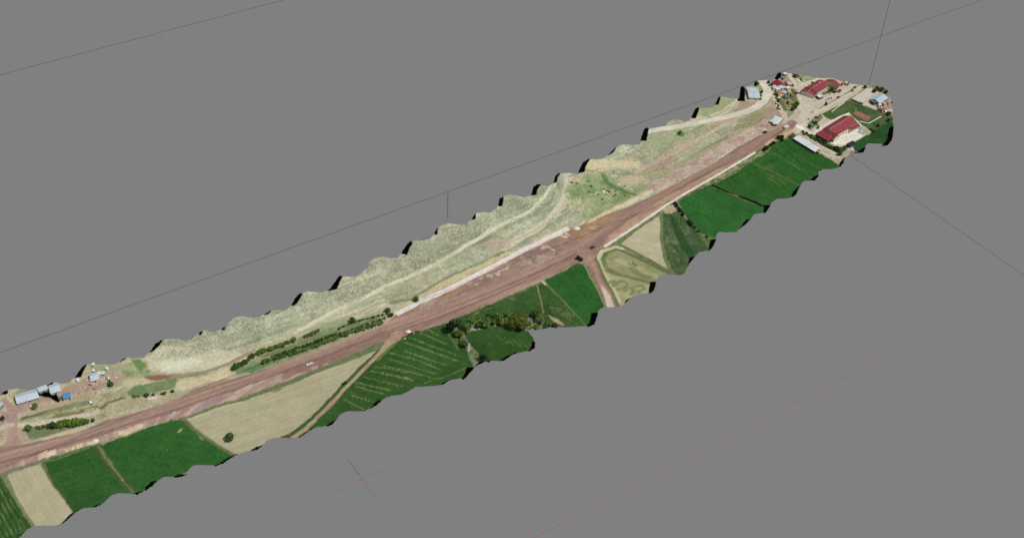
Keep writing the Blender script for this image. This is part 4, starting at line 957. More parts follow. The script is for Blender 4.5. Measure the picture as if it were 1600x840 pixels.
plant('tree', 'right one of two black cypresses at the side road corner', 908, 405, 1.9, 'poplar', 'black', None, 'tree', 0.6)
for px, py, r in [(1055,318,1.9), (1058,321.5,2.0), (1061,326,2.2), (1064,330,2.2), (1067.5,334.5,2.1), (1075,344.5,2.1), (1078,348,2.1), (1081.5,351.5,2.1), (1085,355,1.7), (1091,361,1.5), (1104,370,1.2)]:
    plant('hedge_bush', 'black green bush in the broken hedge between two fields', px, py, r, 'bush', 'black', 'bushes of the broken field hedge', 'bush')
for px, py, r, lb in [(1195.5,232,2.6,'darkest tree at the end of white canal kerb'), (1199,230,2.2,'second dark tree from the canal kerb end'), (1205,225.5,1.9,'small dark tree in the middle of the canal end row'), (1209.5,222.5,2.0,'small dark tree right of the middle of the canal end row'), (1217,214.5,2.8,'dark tree nearest the white van, left crown'), (1221,213.5,2.6,'dark tree nearest the white van, right crown'), (1222,218,2.0,'small tree below the pair nearest the white van')]:
    plant('tree', lb, px, py, r, 'tree', 'black')
# orchard
ORCH = [('bright', 'bright green tree in the dense top row of the orchard', 'top row of the orchard', [(404,550),(462,529.5)], 13, 2.3, 'tree'), ('bright', 'bright green tree of the short block in the orchard top row', 'short bright block of the orchard', [(477,524),(500,515)], 7, 2.1, 'tree'),
        ('dark', 'dark bush in the second orchard row from the slope', 'second row of the orchard', [(424,557),(498,531),(527,519)], 29, 1.45, 'bush'), ('dark', 'dark bush in the third orchard row from the slope', 'third row of the orchard', [(432,556.5),(470,544),(504,530),(560,511),(606,494.5)], 40, 1.4, 'bush'),
        ('mid', 'green bush in the dense orchard row nearest the road', 'road side row of the orchard', [(406,566),(443,556.5),(466,549.5),(497,538.5),(530,525),(570,512),(598,503)], 56, 1.9, 'bush'),
        ('dark', 'small dark bush in the short upper right orchard row', 'upper right row of the orchard', [(530,512),(558,501),(608,489)], 20, 1.2, 'bush'), ('dark', 'dark tree in the left end clump of the orchard', 'left end clump of the orchard', [(364,574),(372,570.5),(381,567),(390,557.5),(399,552.5)], 8, 2.5, 'tree')]
for lf, lb, gr, pts, n, r, kd in ORCH:
    seg = np.array(pts, float); L = np.concatenate([[0], np.cumsum(np.linalg.norm(np.diff(seg, axis=0), axis=1))])
    for k in range(n):
        s_ = L[-1] * (k + 0.5 * random.random()) / n
        px = np.interp(s_, L, seg[:, 0]) + random.uniform(-0.6, 0.6); py = np.interp(s_, L, seg[:, 1]) + random.uniform(-0.5, 0.5)
        if kd == 'bush' and random.random() < 0.06: continue
        plant('orchard_tree' if kd == 'tree' else 'orchard_bush', lb, px, py, r * random.uniform(0.75, 1.2), kd, lf if random.random() < 0.7 else random.choice(['mid', 'grey']), gr, 'tree' if kd == 'tree' else 'bush')
# village trees
for k, (px, py, r) in enumerate([(1254,205,2.0),(1257,209,1.8),(1261,208.5,1.8),(1264,211,1.8),(1267.5,212,2.0),(1270,214.5,1.9),(1273.5,215.5,2.0),(1277,217.5,2.0),(1280.5,219,1.9),(1284,221.5,2.1),(1287.5,223.5,2.2),(1291,226,2.2),(1294.5,227.5,2.4),(1299,230,2.4),(1303,230.5,2.2)]):
    plant('hedge_bush', 'dark green bush in the hedge between school yard and white shed', px, py, r, 'bush', random.choice(['dark', 'mid', 'dark']), 'bushes of the school hedge', 'bush')
for px, py, r, lf, lb in [(1309,232,3.0,'dark','tree at the lower corner of the school yard, left crown'), (1315,234,3.2,'mid','tree at the lower corner of the school yard, right crown'), (1312,240,2.4,'dark','small tree between school corner and sandy bank'), (1320,230,2.0,'dark','small tree beside the dark container'),
 (1352,135.5,2.0,'black','dark small tree at the top end of gravel lane'), (1371,138,2.8,'dark','dark tree behind the pale yard, left of the far rim trees'), (1378,140,3.0,'dark','largest dark tree behind the blue roofed house'), (1384,143,2.4,'black','dark tree on the far rim, right of the house'), (1366,142.5,2.0,'black','dark tree left of the blue roofed house'), (1389,177,2.4,'dark','tree on the right rim below the red shed'), (1389,187,2.2,'dark','tree on the right rim above the dark field'), (1372,196,1.8,'black','dark tree by the end of the white kerb path'),
 (1361,202,1.7,'dark','small tree right of the school yard corner'), (1365,204.5,1.6,'dark','tree at the dark field edge, right of the school yard'), (1246,161,2.6,'mid','tree on the lane side of the village gardens'), (1243,166,2.8,'bright','bright tree in the lower village garden'), (1239,170,2.2,'dark','dark tree at the foot of the village gardens'), (1231,160,1.8,'dark','small tree in the middle of the village gardens'), (1213,146,2.2,'mid','tree left of the orange roofed shack'), (1218,156,2.0,'mid','tree below the orange roofed shack'), (1242,118,2.2,'dark','dark tree on the rim beside the upper lane'),
 (1188,149,2.2,'mid','upper tree right of the blue roofed house on the bend'), (1190,143,2.0,'dark','middle tree right of the blue roofed house on the bend'), (1184,130,1.8,'mid','tree behind the blue roofed house on the bend'), (1188,154,1.6,'mid','lowest tree right of the blue roofed house on the bend'), (1201,128,1.8,'black','dark tree beside the top of the bend lane'), (1204,132,1.8,'dark','tree left of the crimson roofed house'),
 (1265,197,2.2,'black','dark tree at the school lane gate'), (1275,191,1.8,'dark','tree in the grass before the school'), (1291,162.5,1.6,'black','dark tree in the strip between the two lanes'), (1310,151.5,1.3,'black','small tree in the strip between the two lanes'), (1336,136,1.4,'dark','bush at the far end of the strip between lanes'),
 (1300,139,2.2,'dark','tree in the lawn between red roofed blocks'), (1305,143,1.7,'dark','small tree beside the play equipment'), (1063,207,2.0,'bright','bright green tree below the white gravel lane')]:
    plant('tree', lb, px, py, r, 'tree', lf)
# low garden growth of the village
for gx0, gy0, gx1, gy1, n_ in [(1211,141,1244,172,26), (1262,188,1284,200,8), (1238,116,1270,130,10), (1290,135,1308,146,7), (1252,206,1316,236,10), (1372,160,1394,190,9), (1283,162,1340,137,6)]:
    for k in range(n_):
        px = random.uniform(gx0, gx1); py = (gy0 + (gy1 - gy0) * (px - gx0) / (gx1 - gx0) + random.uniform(-4, 4)) if n_ in (10, 8, 6) else random.uniform(gy0, gy1)
        plant('garden_bush', 'low garden bush among the village plots', px, py, random.uniform(0.7, 1.5), 'bush', random.choice(['dark', 'mid', 'bright', 'dark']), 'low bushes of the village gardens', 'bush', 0.8)
# green shrubs in the grassy bowl
for k in range(30):
    px = random.uniform(892, 990); py = random.uniform(282, 325)
    if abs(py - (283 + (px - 915) * 0.30)) > 22 or py > 344 - (px - 918) * 0.52 - 6: continue
    plant('shrub', 'low green shrub in the grassy bowl above the road', px, py, random.uniform(0.7, 1.7), 'bush', random.choice(['bright', 'grey', 'grey']), 'shrubs of the grassy bowl', 'shrub', 0.45)

TRACKS = [([(470,515),(520,487),(560,470),(600,448),(640,432),(690,408),(727,384),(750,371),(772,357),(800,344),(830,330),(842,318),(858,298),(866,288)], 2.4),
          ([(786,392),(810,373),(838,358),(856,345),(872,328),(882,312),(886,292),(888,272)], 4.5), (BEND, 5.0), ([(1000,266),(1045,250),(1090,224),(1130,200),(1162,180)], 5.0), ([(914,258),(950,256),(1000,258)], 5.0),
          ([(300,578),(350,566),(398,548),(450,530),(500,508)], 4.0), ([(250,572),(300,566)], 6.0)]
# sage tufts on the dry slope: uncountable
def tufts(name, label, px_poly, n, smin, smax, seed, mat):
    r = np.random.default_rng(seed); W = world_poly(px_poly)
    lo, hi = W.min(0), W.max(0); pts = r.uniform(lo, hi, (n * 3, 2)); pts = pts[inside(pts, W)]
    dens = fbm(pts[:, 0], pts[:, 1], 30, 3, 77.0) * 0.55 + fbm(pts[:, 0], pts[:, 1], 7, 2, 78.0) * 0.45
    pts = pts[dens > r.uniform(0.3, 0.62, len(pts))][:n]
    for tp in TEETH:
        pts = pts[~inside(pts, world_poly(_grow(tp, 1.25)))]
    for tr, tw in TRACKS:
        T_ = world_poly(tr)
        for a_, b_ in zip(T_[:-1], T_[1:]): pts = pts[seg_dist(pts, a_, b_) > tw]
    z = ground_h(pts[:, 0], pts[:, 1]); s = r.uniform(smin, smax, len(pts)) * r.uniform(0.6, 1, len(pts))
    k = 5; a = r.random(len(pts)) * 6.28
    V = np.zeros((len(pts), k + 1, 3))
    for i in range(k):
        q = s * r.uniform(0.7, 1.25, len(pts))
        V[:, i, 0] = pts[:, 0] + np.cos(a + i * 6.283 / k) * q; V[:, i, 1] = pts[:, 1] + np.sin(a + i * 6.283 / k) * q; V[:, i, 2] = z - 0.1
    V[:, k, 0] = pts[:, 0]; V[:, k, 1] = pts[:, 1]; V[:, k, 2] = z + s * 1.1
    base = (np.arange(len(pts)) * (k + 1))[:, None]
    T = np.concatenate([np.stack([base[:, 0] + i, base[:, 0] + (i + 1) % k, base[:, 0] + k], 1) for i in range(k)])
    m = bpy.data.meshes.new(name)
    m.vertices.add(V.shape[0] * (k + 1)); m.vertices.foreach_set('co', V.ravel())
    m.loops.add(len(T) * 3); m.loops.foreach_set('vertex_index', T.ravel().astype(np.int32))
    m.polygons.add(len(T)); m.polygons.foreach_set('loop_start', np.arange(0, len(T) * 3, 3, dtype=np.int32))
    m.update(calc_edges=True); m.materials.append(mat)
    o = bpy.data.objects.new(name, m); C.objects.link(o)
    return tag(o, label, 'scrub', None, 'stuff')
SLOPE = [(232,560),(252,534),(280,531),(304,528),(320,517),(345,516),(366,497),(396,498),(450,482),(470,462),(503,458),(530,440),(560,432),(580,410),(621,404),(648,378),(690,356),(730,350),(770,334),(790,308),(820,310),(850,292),(872,274),(884,276),(878,300),(862,318),(840,332),(800,352),(760,378),(700,408),(640,436),(600,452),(540,484),(490,504),(440,520),(390,538),(340,550),(290,558),(258,566)]
tufts('sage_scrub', 'countless dark sage tufts dotting the pale hillside', SLOPE, 17000, 0.20, 0.50, 5, foliage_mat('sage', (98,108,82), (136,142,112)))
LOWER = [(540,492),(600,462),(690,428),(760,398),(800,376),(850,350),(880,318),(890,290),(915,310),(905,345),(880,352),(800,386),(720,424),(650,460),(590,474)]
tufts('dry_scrub', 'sparse dry tufts between the cart tracks above the canal', LOWER, 2600, 0.2, 0.5, 6, foliage_mat('dry_sage', (100,112,72), (136,142,100)))
EAST = [(925,268),(960,242),(985,230),(1008,222),(1040,212),(1070,206),(1110,196),(1160,184),(1190,176),(1190,192),(1140,212),(1090,244),(1040,266),(1000,276)]
tufts('steppe_scrub', 'scattered green tufts on the steppe left of the village', EAST, 4200, 0.2, 0.55, 8, foliage_mat('steppe', (84,104,58), (128,138,90)))
WEST = [(130,604),(190,590),(196,612),(270,610),(282,616),(200,640),(156,652),(140,650),(60,660),(40,656),(100,632)]
tufts('farm_scrub', 'weeds scattered over rough ground round the farm', WEST, 1500, 0.2, 0.5, 9, foliage_mat('weeds', (84,98,58), (130,134,92)))

# dark overgrown ditch between the two bright green fields
def hedge_line(name, label, pts, w, h, n, leaf, seed):
    r = np.random.default_rng(seed); W = np.array([at(*p) for p in pts]); base = W.mean(0)
    L = np.concatenate([[0], np.cumsum(np.linalg.norm(np.diff(W, axis=0), axis=1))]); s = r.uniform(0, L[-1], n)
    dens = fbm(s, s * 0, 12, 3, 90.0); s = s[dens > r.uniform(0.2, 0.6, n)]; n = len(s)
    c = np.stack([np.interp(s, L, W[:, i]) for i in range(3)], 1)
    c += np.stack([r.normal(0, w / 3, n), r.normal(0, w / 3, n), r.uniform(0.05, h, n)], 1); c -= base
    nrm = r.normal(size=(n, 3)); a = np.cross(nrm, r.normal(size=(n, 3))); a /= np.linalg.norm(a, axis=1)[:, None]; b = np.cross(nrm, a); b /= np.linalg.norm(b, axis=1)[:, None]
    q = 0.35
    V = np.stack([c - a * q - b * q, c + a * q - b * q, c + a * q + b * q, c - a * q + b * q], 1).reshape(-1, 3)
    m = bpy.data.meshes.new(name); m.from_pydata(V.tolist(), [], [tuple(range(4 * i, 4 * i + 4)) for i in range(n)]); m.materials.append(FOL[leaf])
    o = bpy.data.objects.new(name, m); C.objects.link(o); o.location = base
    return tag(o, label, 'hedge')
hedge_line('ditch_hedge', 'thin dark line of ditch plants between two bright green fields', [(1113,290),(1126,296),(1142,302),(1160,309),(1178,316),(1196,325)], 1.6, 1.0, 1400, 'black', 4)
hedge_line('verge_hedge', 'ragged dark weeds on the verge where sprinkler field meets road', [(630,528),(636,526),(640,523),(648,520),(658,516.5)], 1.6, 0.9, 160, 'dark', 5)
hedge_line('ditch_weeds', 'dark clump of weeds halfway down the narrow earth track', [(534,601),(537,599.5),(541,597)], 1.4, 1.2, 90, 'black', 6)

# ------------------------------------------------------------------ buildings
M_RED = sheet('roof_red', (140,60,66), 0.12); M_CRIM = sheet('roof_crimson', (140,48,54), 0.12); M_BLUEGREY = sheet('roof_blue_grey', (182,196,208), 0.12); M_BARN = sheet('roof_barn', (184,196,206), 0.10)
M_BLUE = sheet('roof_blue', (58,140,200), 0.12); M_WHITE = sheet('roof_white', (214,222,230), 0.05); M_ORANGE = sheet('roof_orange', (190,128,104), 0.12); M_PALE = sheet('roof_pale', (198,208,204), 0.12)
M_SKY = sheet('roof_sky', (172,192,204), 0.12); M_TAN = sheet('roof_tan', (190,166,116), 0.12)
W_WHITE = plain('wall_white', (222,218,208), 0.9, 0.06); W_CREAM = plain('wall_cream', (212,198,168), 0.9, 0.08); W_GREY = plain('wall_grey', (150,148,146), 0.9, 0.12); W_DARK = plain('wall_dark', (74,76,84), 0.9, 0.15)
GLASS = plain('window_glass', (52,60,70), 0.25, 0.05); DOORM = plain('door_brown', (96,70,54), 0.7, 0.1); CAP = plain('ridge_cap', (206,180,168), 0.8, 0.15)

def house(name, label, cat, r1, r2, width, eave, ridge, roof, wall, style='gable', nwin=0, door=True, over=0.5, chimney=None, ext=0.0, storeys=1):
    A = at(r1[0], r1[1], ridge); B = at(r2[0], r2[1], ridge)
    c = (A + B) / 2; u = B - A; L = float(np.hypot(u[0], u[1])) + ext; ang = math.atan2(u[1], u[0])
    g = float(ground_h(c[0], c[1]))
    root = tag(empty(name, (c[0], c[1], g), ang), label, cat)
    hl, hw = L / 2, width / 2
    hip = min(hw * 0.95, hl * 0.6) if style == 'hip' else 0.0
    # hip: r1, r2 are the ends of the ridge itself, so the walls reach further out
    if style == 'hip': hl += hip
    w = MB(); wl, ww = hl - over, hw - over
    w.quad((-wl, -ww, -0.6), (wl, -ww, -0.6), (wl, -ww, eave), (-wl, -ww, eave)); w.quad((wl, ww, -0.6), (-wl, ww, -0.6), (-wl, ww, eave), (wl, ww, eave))
    zt = eave + (ridge - eave) * (ww / hw) if False else ridge - (ridge - eave) * 0.06
    if style == 'gable':
        w.quad((wl, -ww, -0.6), (wl, ww, -0.6), (wl, ww, eave), (wl, 0, zt), (wl, -ww, eave)); w.quad((-wl, ww, -0.6), (-wl, -ww, -0.6), (-wl, -ww, eave), (-wl, 0, zt), (-wl, ww, eave))
    else:
        w.quad((wl, -ww, -0.6), (wl, ww, -0.6), (wl, ww, eave), (wl, -ww, eave)); w.quad((-wl, ww, -0.6), (-wl, -ww, -0.6), (-wl, -ww, eave), (-wl, ww, eave))
    w.build('wall', wall, root)
    th = 0.22; r = MB(); dz = eave - (ridge - eave) * over / max(hw - over, 0.5) + 0.02
    if style == 'gable':
        for s in (-1, 1):
            a = [(-hl, s * hw, dz), (hl, s * hw, dz), (hl, 0, ridge), (-hl, 0, ridge)]; b = [(x, y, z + th) for x, y, z in a]
            r.quad(*(b if s < 0 else b[::-1])); r.quad(*(a[::-1] if s < 0 else a))
            r.quad(a[0], a[1], b[1], b[0]); r.quad(a[1], a[2], b[2], b[1]); r.quad(a[3], a[0], b[0], b[3])
    elif style == 'hip':
        e = [(-hl, -hw, dz), (hl, -hw, dz), (hl, hw, dz), (-hl, hw, dz)]; t1, t2 = (-hl + hip, 0, ridge), (hl - hip, 0, ridge)
        r.quad(e[0], e[1], t2, t1); r.quad(e[2], e[3], t1, t2); r.quad(e[1], e[2], t2); r.quad(e[3], e[0], t1)
        f_ = [(x, y, z - th) for x, y, z in e]
        for i in range(4): r.quad(f_[i], f_[(i + 1) % 4], e[(i + 1) % 4], e[i])
        r.quad(*f_[::-1])
    else:                                       # flat or mono: one slab, mono falls towards -y
        z0, z1 = (eave, eave) if style == 'flat' else (eave, ridge)
        a = [(-hl, -hw, z0), (hl, -hw, z0), (hl, hw, z1), (-hl, hw, z1)]; b = [(x, y, z + th) for x, y, z in a]
        r.quad(*b); r.quad(*a[::-1])
        for i in range(4): r.quad(a[i], a[(i + 1) % 4], b[(i + 1) % 4], b[i])
    ro = r.build('roof', roof, root)
    if style in ('gable', 'hip') and hl > 5:
        cp = MB(); x0, x1 = -hl + hip, hl - hip; n = max(2, int((x1 - x0) / 1.6))
        for k in range(n): cp.box(x0 + (x1 - x0) * k / n, x0 + (x1 - x0) * (k + 0.72) / n, -0.16, 0.16, ridge + 0.12, ridge + th + 0.12)
        cp.build('ridge_cap', roof if style == 'hip' or cat == 'barn' else CAP, ro)
    if chimney is not None:
        MB().box(chimney - 0.4, chimney + 0.4, 0.3, 1.1, ridge - 0.8, ridge + 1.0).build('chimney', W_WHITE, ro)
    for st in range(storeys):
        z0 = (eave / storeys) * st + 0.9
        for s in (-1, 1):
            for k in range(nwin):
                if st == 0 and door and s < 0 and k == nwin // 2: continue
                x = -wl + 2 * wl * (k + 0.5) / nwin; y = s * (ww + 0.03)
                f_ = MB().box(x - 0.8, x + 0.8, min(y, y - s * 0.12), max(y, y - s * 0.12), z0 - 0.1, z0 + 1.6).build('window', W_WHITE, root)
                y2 = y + s * 0.02
                MB().box(x - 0.65, x + 0.65, min(y2, y2 - s * 0.06), max(y2, y2 - s * 0.06), z0 + 0.05, z0 + 1.45).build('pane', GLASS, f_)
    if door:
        x = -wl + 2 * wl * ((nwin // 2) + 0.5) / max(nwin, 1) if nwin else 0.3
        MB().box(x - 0.6, x + 0.6, -ww - 0.06, -ww + 0.04, 0, min(2.1, eave - 0.2)).build('door', DOORM, root)
    return root

# school
house('school_building', 'long red roofed school block with white front in the pale yard', 'school', (1296.5,202), (1330.5,181), 15.5, 5.4, 9.0, M_RED, W_WHITE, 'gable', 9, True, 0.7, None, 0.0, 2)
house('school_wing', 'hip roofed left wing of the red school beside the dark wall', 'school', (1285,203), (1297,209.5), 13.0, 4.8, 7.6, M_RED, W_DARK, 'hip', 4, False)
house('school_porch', 'small red gabled porch at the front of the school', 'school', (1303,207.5), (1309,211.5), 8.0, 5.0, 7.6, M_RED, W_WHITE, 'gable', 2, False)
house('school_annex', 'low red roofed annex before the right half of school front', 'school', (1326,200), (1341,192.5), 6.0, 3.4, 4.8, M_RED, W_WHITE, 'gable', 4, False)
house('entrance_canopy', 'small pale flat canopy in front of the school middle', 'canopy', (1316,206), (1324,202), 4.0, 3.0, 3.0, M_PALE, W_WHITE, 'flat', 0, True, 0.3)
house('container_shed', 'dark blue flat shed at the lower corner of the school yard', 'shed', (1325.5,226.5), (1335,221.5), 4.4, 2.6, 2.6, plain('roof_navy', (42,48,62), 0.7, 0.1), W_DARK, 'flat', 0, True, 0.15)
house('long_shed', 'long white roofed shed at the edge of the green field', 'shed', (1244.5,212.5), (1279,233.5), 8.4, 3.0, 4.2, M_WHITE, W_DARK, 'gable', 8, True)
house('lean_shed', 'tiny dark hut at the upper end of the long white shed', 'shed', (1236,213), (1241,210), 3.6, 2.2, 2.6, plain('roof_soot', (70,66,62), 0.8, 0.2), W_GREY, 'mono', 0, True, 0.2)
house('round_hut', 'small cream hut at the lower end of the long white shed', 'shed', (1279.5,235), (1282,236.5), 3.4, 2.4, 3.2, M_TAN, W_CREAM, 'hip', 0, True, 0.2)
# red roofed public block
house('red_block', 'front red gabled house of the group across the lane', 'house', (1262.5,143.5), (1269.5,136.5), 15.0, 3.2, 5.6, M_RED, W_WHITE, 'gable', 3, True)
house('red_hall', 'long red gabled hall behind the front red house', 'house', (1269,137), (1288,125.5), 13.5, 5.2, 7.8, M_RED, W_WHITE, 'gable', 6, True, 0.6, 3.0, 0, 2)
house('red_house', 'rear red roofed house at the far rim of the land', 'house', (1300,128), (1304,124.5), 15.0, 3.2, 5.8, M_RED, W_WHITE, 'gable', 3, True)
house('white_annex', 'white flat annex on the front of the long red hall', 'annex', (1277.5,140), (1284,137), 5.0, 4.0, 4.0, M_PALE, W_WHITE, 'flat', 2, True, 0.2)
house('carport', 'small white carport beside the lawn of the red houses', 'carport', (1278,151), (1284,148.5), 4.6, 2.6, 2.8, plain('roof_grey_white', (206,204,204), 0.8, 0.1), W_DARK, 'mono', 0, False, 0.2)
# village houses
house('crimson_house', 'crimson roofed village house beside the black rim patch', 'house', (1213,124), (1220.5,132), 11.0, 2.6, 4.8, M_CRIM, W_CREAM, 'gable', 3, True)
house('lean_to', 'pale blue lean to roof in front of the crimson house', 'shed', (1208,135.5), (1224.5,135.3), 5.0, 2.6, 3.2, M_BLUEGREY, W_WHITE, 'mono', 2, True, 0.2)
house('orange_shack', 'shack with faded orange roof in the village gardens', 'shack', (1217,140.5), (1222,145.5), 7.0, 2.8, 4.2, M_ORANGE, W_WHITE, 'gable', 2, True)
house('white_shack', 'narrow white roofed shack left of the orange roofed one', 'shack', (1212.5,138.7), (1219,137.8), 3.0, 2.4, 2.8, M_WHITE, W_WHITE, 'mono', 0, True, 0.2)
house('blue_shack', 'pale blue roofed shack right of the orange roofed one', 'shack', (1224,141.5), (1228,145.5), 4.0, 2.4, 2.8, M_SKY, W_GREY, 'mono', 0, True, 0.2)
house('tan_shack', 'shack with square tan roof in the green garden', 'shack', (1231,142), (1236,142), 7.0, 2.4, 2.8, M_TAN, W_CREAM, 'mono', 0, True, 0.2)
house('teal_shack', 'small teal blue shack below the tan roofed shack', 'shack', (1226.5,151), (1231,150.5), 3.0, 2.2, 2.5, plain('roof_teal', (84,128,140), 0.7, 0.15), W_GREY, 'mono', 0, True, 0.15)
house('white_hut', 'tiny white hut at the left edge of the village gardens', 'hut', (1216.8,151), (1219.5,153), 3.0, 2.2, 3.0, M_WHITE, W_GREY, 'gable', 0, True, 0.2)
house('cream_hut', 'small cream hut right of the pale lean to', 'hut', (1229,137), (1234,135.5), 2.6, 2.4, 2.8, M_WHITE, W_CREAM, 'mono', 0, True, 0.15)
house('brick_hut', 'hut with small orange roof beside the upper lane', 'hut', (1228.5,127), (1231.5,126.5), 4.0, 2.4, 3.0, M_ORANGE, W_CREAM, 'gable', 0, True, 0.2)
house('grey_hut', 'grey roofed hut next to the upper lane', 'hut', (1231,131), (1236,129.5), 4.4, 2.6, 3.0, plain('roof_ash', (176,182,186), 0.8, 0.15), W_GREY, 'mono', 0, True, 0.2)
house('rim_hut', 'white roofed hut on the rim at the top of upper lane', 'hut', (1224.5,114.8), (1229,114.6), 2.6, 2.4, 2.7, M_WHITE, W_GREY, 'mono', 0, True, 0.15)
house('brown_hut', 'small brown hut near the rim behind the crimson house', 'hut', (1222,119.5), (1226,121.5), 3.4, 2.4, 2.8, plain('roof_brown', (148,112,92), 0.8, 0.2), W_GREY, 'mono', 0, True, 0.15)
house('blue_house', 'house with patched pale blue roof inside the lane bend', 'house', (1168.5,143.5), (1186,144.5), 19.0, 2.2, 3.2, M_BLUEGREY, W_CREAM, 'gable', 4, True, 0.5)
house('pale_hall', 'pale grey green roofed building beside the main road end', 'hall', (1209,184.3), (1217,187.2), 12.5, 2.6, 3.6, M_PALE, W_GREY, 'hip', 4, True, 0.4)
house('pale_wing', 'small front wing of the pale building beside the road', 'shed', (1208,191), (1214,192), 5.0, 2.6, 3.0, M_PALE, W_GREY, 'mono', 1, True, 0.2)
house('sky_house', 'sky blue roofed house near the far right rim', 'house', (1368,156), (1381,147), 11.0, 2.8, 4.6, M_SKY, W_GREY, 'gable', 4, True)
house('sky_annex', 'dark annex on the left of the sky blue house', 'shed', (1362.5,155.5), (1368.5,160), 4.4, 2.8, 3.2, plain('roof_slate', (96,104,118), 0.8, 0.2), W_DARK, 'mono', 1, True, 0.2)
house('glass_house', 'small pale greenhouse roof below the sky blue house', 'shed', (1372.5,163), (1376.5,162), 3.2, 2.2, 2.8, M_PALE, W_WHITE, 'gable', 0, True, 0.15)
house('plank_shed', 'narrow cream roofed shed right of the sky blue house', 'shed', (1377.5,158.5), (1384,163), 2.6, 2.2, 2.5, M_TAN, W_CREAM, 'mono', 0, True, 0.15)
house('red_shed', 'low dark red shed near the right rim', 'shed', (1372.5,169.5), (1379,170.5), 3.6, 2.2, 2.8, plain('roof_dark_red', (126,54,50), 0.8, 0.2), W_DARK, 'gable', 0, True, 0.2)
# farm at the left end
house('long_barn', 'long grey metal barn at the far left, parallel to the road', 'barn', (23.5,621.3), (58.5,611.3), 9.5, 2.0, 3.8, M_BARN, W_GREY, 'gable', 6, True)
house('short_barn', 'shorter grey metal barn right of the black hole', 'barn', (76,606), (92.5,600.8), 9.0, 2.0, 3.8, M_BARN, W_CREAM, 'gable', 3, True)
house('link_shed', 'pale flat roof joining the two grey barns', 'shed', (59,609), (74,603.5), 4.6, 1.9, 2.4, M_BLUEGREY, W_GREY, 'mono', 1, True, 0.2)
house('blue_shed', 'small shed with vivid blue roof in the farm yard', 'shed', (97.5,618.3), (110,614.8), 5.0, 2.4, 3.3, M_BLUE, W_CREAM, 'gable', 2, True, 0.3)
house('edge_shed', 'blue grey roofed shed cut by the left picture edge', 'shed', (-8,630), (2,633.5), 6.0, 3.0, 3.8, M_BLUEGREY, W_GREY, 'gable', 1, True, 0.3)
house('dark_coop', 'small dark coop beside the farm track at far left', 'coop', (1,651), (5,653), 3.0, 1.8, 2.2, plain('roof_coop', (52,46,44), 0.8, 0.2), W_DARK, 'mono', 0, True, 0.15)
house('farm_house', 'pale blue roofed farmhouse amid scattered white sheds', 'house', (140,588), (152.5,584.5), 8.0, 2.0, 3.4, M_BLUEGREY, W_CREAM, 'gable', 3, True)
for r1, r2, w_, rf, lb in [((153.5,580),(155.5,584),3.0,M_WHITE,'small white shed touching the right end of the farmhouse'), ((158.5,582),(163.5,581.5),3.0,M_PALE,'pale shed second right of the farmhouse'), ((140.5,594.5),(145,593),2.6,M_WHITE,'pinkish white hut just below the farmhouse'), ((120.8,590),(122.6,595),2.2,M_WHITE,'upright white hut left of the farmhouse by the black rim'), ((144,567.5),(147,568.5),2.4,M_WHITE,'white hut at the rim above the farmhouse'), ((165.5,573.5),(168.5,575.5),2.0,M_WHITE,'tiny white hut on the grass right of the farmhouse'), ((144.5,577.5),(147.5,578),2.2,M_WHITE,'tiny white hut just behind the farmhouse'), ((168.5,590.5),(171,590),1.8,M_WHITE,'tiny white hut on the red yard right of the farmhouse'), ((139,599),(141.5,598),1.6,M_ORANGE,'tiny orange hut below the farmhouse'), ((140,628),(143.5,627),2.4,M_WHITE,'small white hut alone between the farm and the road'), ((47,634.5),(49,634),1.8,M_WHITE,'tiny white box hut left of the round yard tree')]:
    house('farm_hut', lb, 'hut', r1, r2, w_, 1.3, 1.7, rf, W_CREAM, 'mono', 0, True, 0.12)

# ------------------------------------------------------------------ walls, kerbs, courts, small things
def wall_line(name, label, pts, w, h, mat, cat='wall', pole=None):
    W = np.array([at(*p) for p in pts]); base = W[0].copy(); mb = MB()
    root = tag(empty(name, tuple(base)), label, cat)
    for k, (a, b) in enumerate(zip(W[:-1], W[1:])):
        t_ = b - a; L = float(np.hypot(t_[0], t_[1])); n_ = max(1, int(round(L / 4.5))); an = math.atan2(t_[1], t_[0])
        for q in range(n_):
            p = a + t_ * q / n_ - base; l = L / n_ - 0.06
            o = MB().box(0, l, -w / 2, w / 2, -0.3, h).build('panel', mat, root)
            o.location = p; o.rotation_euler = (0, 0, an)
    return root
KERB = plain('kerb_white', (218,212,200), 0.9, 0.1); STONE = plain('field_stone', (150,144,134), 0.95, 0.2)
wall_line('kerb_path', 'white kerb path bending round the school sports court', [(1343,189.5),(1351,191.5),(1357,193),(1367,187.5),(1377,182)], 1.2, 0.15, KERB, 'path')
wall_line('garden_wall', 'low white wall across the lawn behind the school', [(1299,175.5),(1309,168),(1319,161)], 0.5, 1.0, KERB)
wall_line('school_wall', 'low pale wall along the lower side of the school yard', [(1268,210),(1280,217),(1290,222.5),(1302,227),(1318,228)], 0.4, 0.9, KERB)
wall_line('yard_wall', 'low wall between the sports lawn and the pale paved yard', [(1322,158.5),(1334,162.5),(1350,168),(1366,173),(1380,178)], 0.35, 1.0, STONE)
wall_line('parapet', 'grey parapet on the lower left side of pale paved yard', [(1328.7,155.7),(1338,160),(1348,163.5)], 0.6, 1.3, plain('parapet_grey', (128,132,140), 0.9, 0.15))
wall_line('field_wall', 'rough pale wall beside the dark trees at canal end', [(1206,223),(1222,213),(1240,205)], 0.5, 1.0, plain('lime_wall', (208,196,170), 0.95, 0.15))
wall_line('garden_kerb', 'thin white kerb below the village gardens', [(1241,176),(1246,171.5),(1248,168)], 0.4, 0.7, KERB)

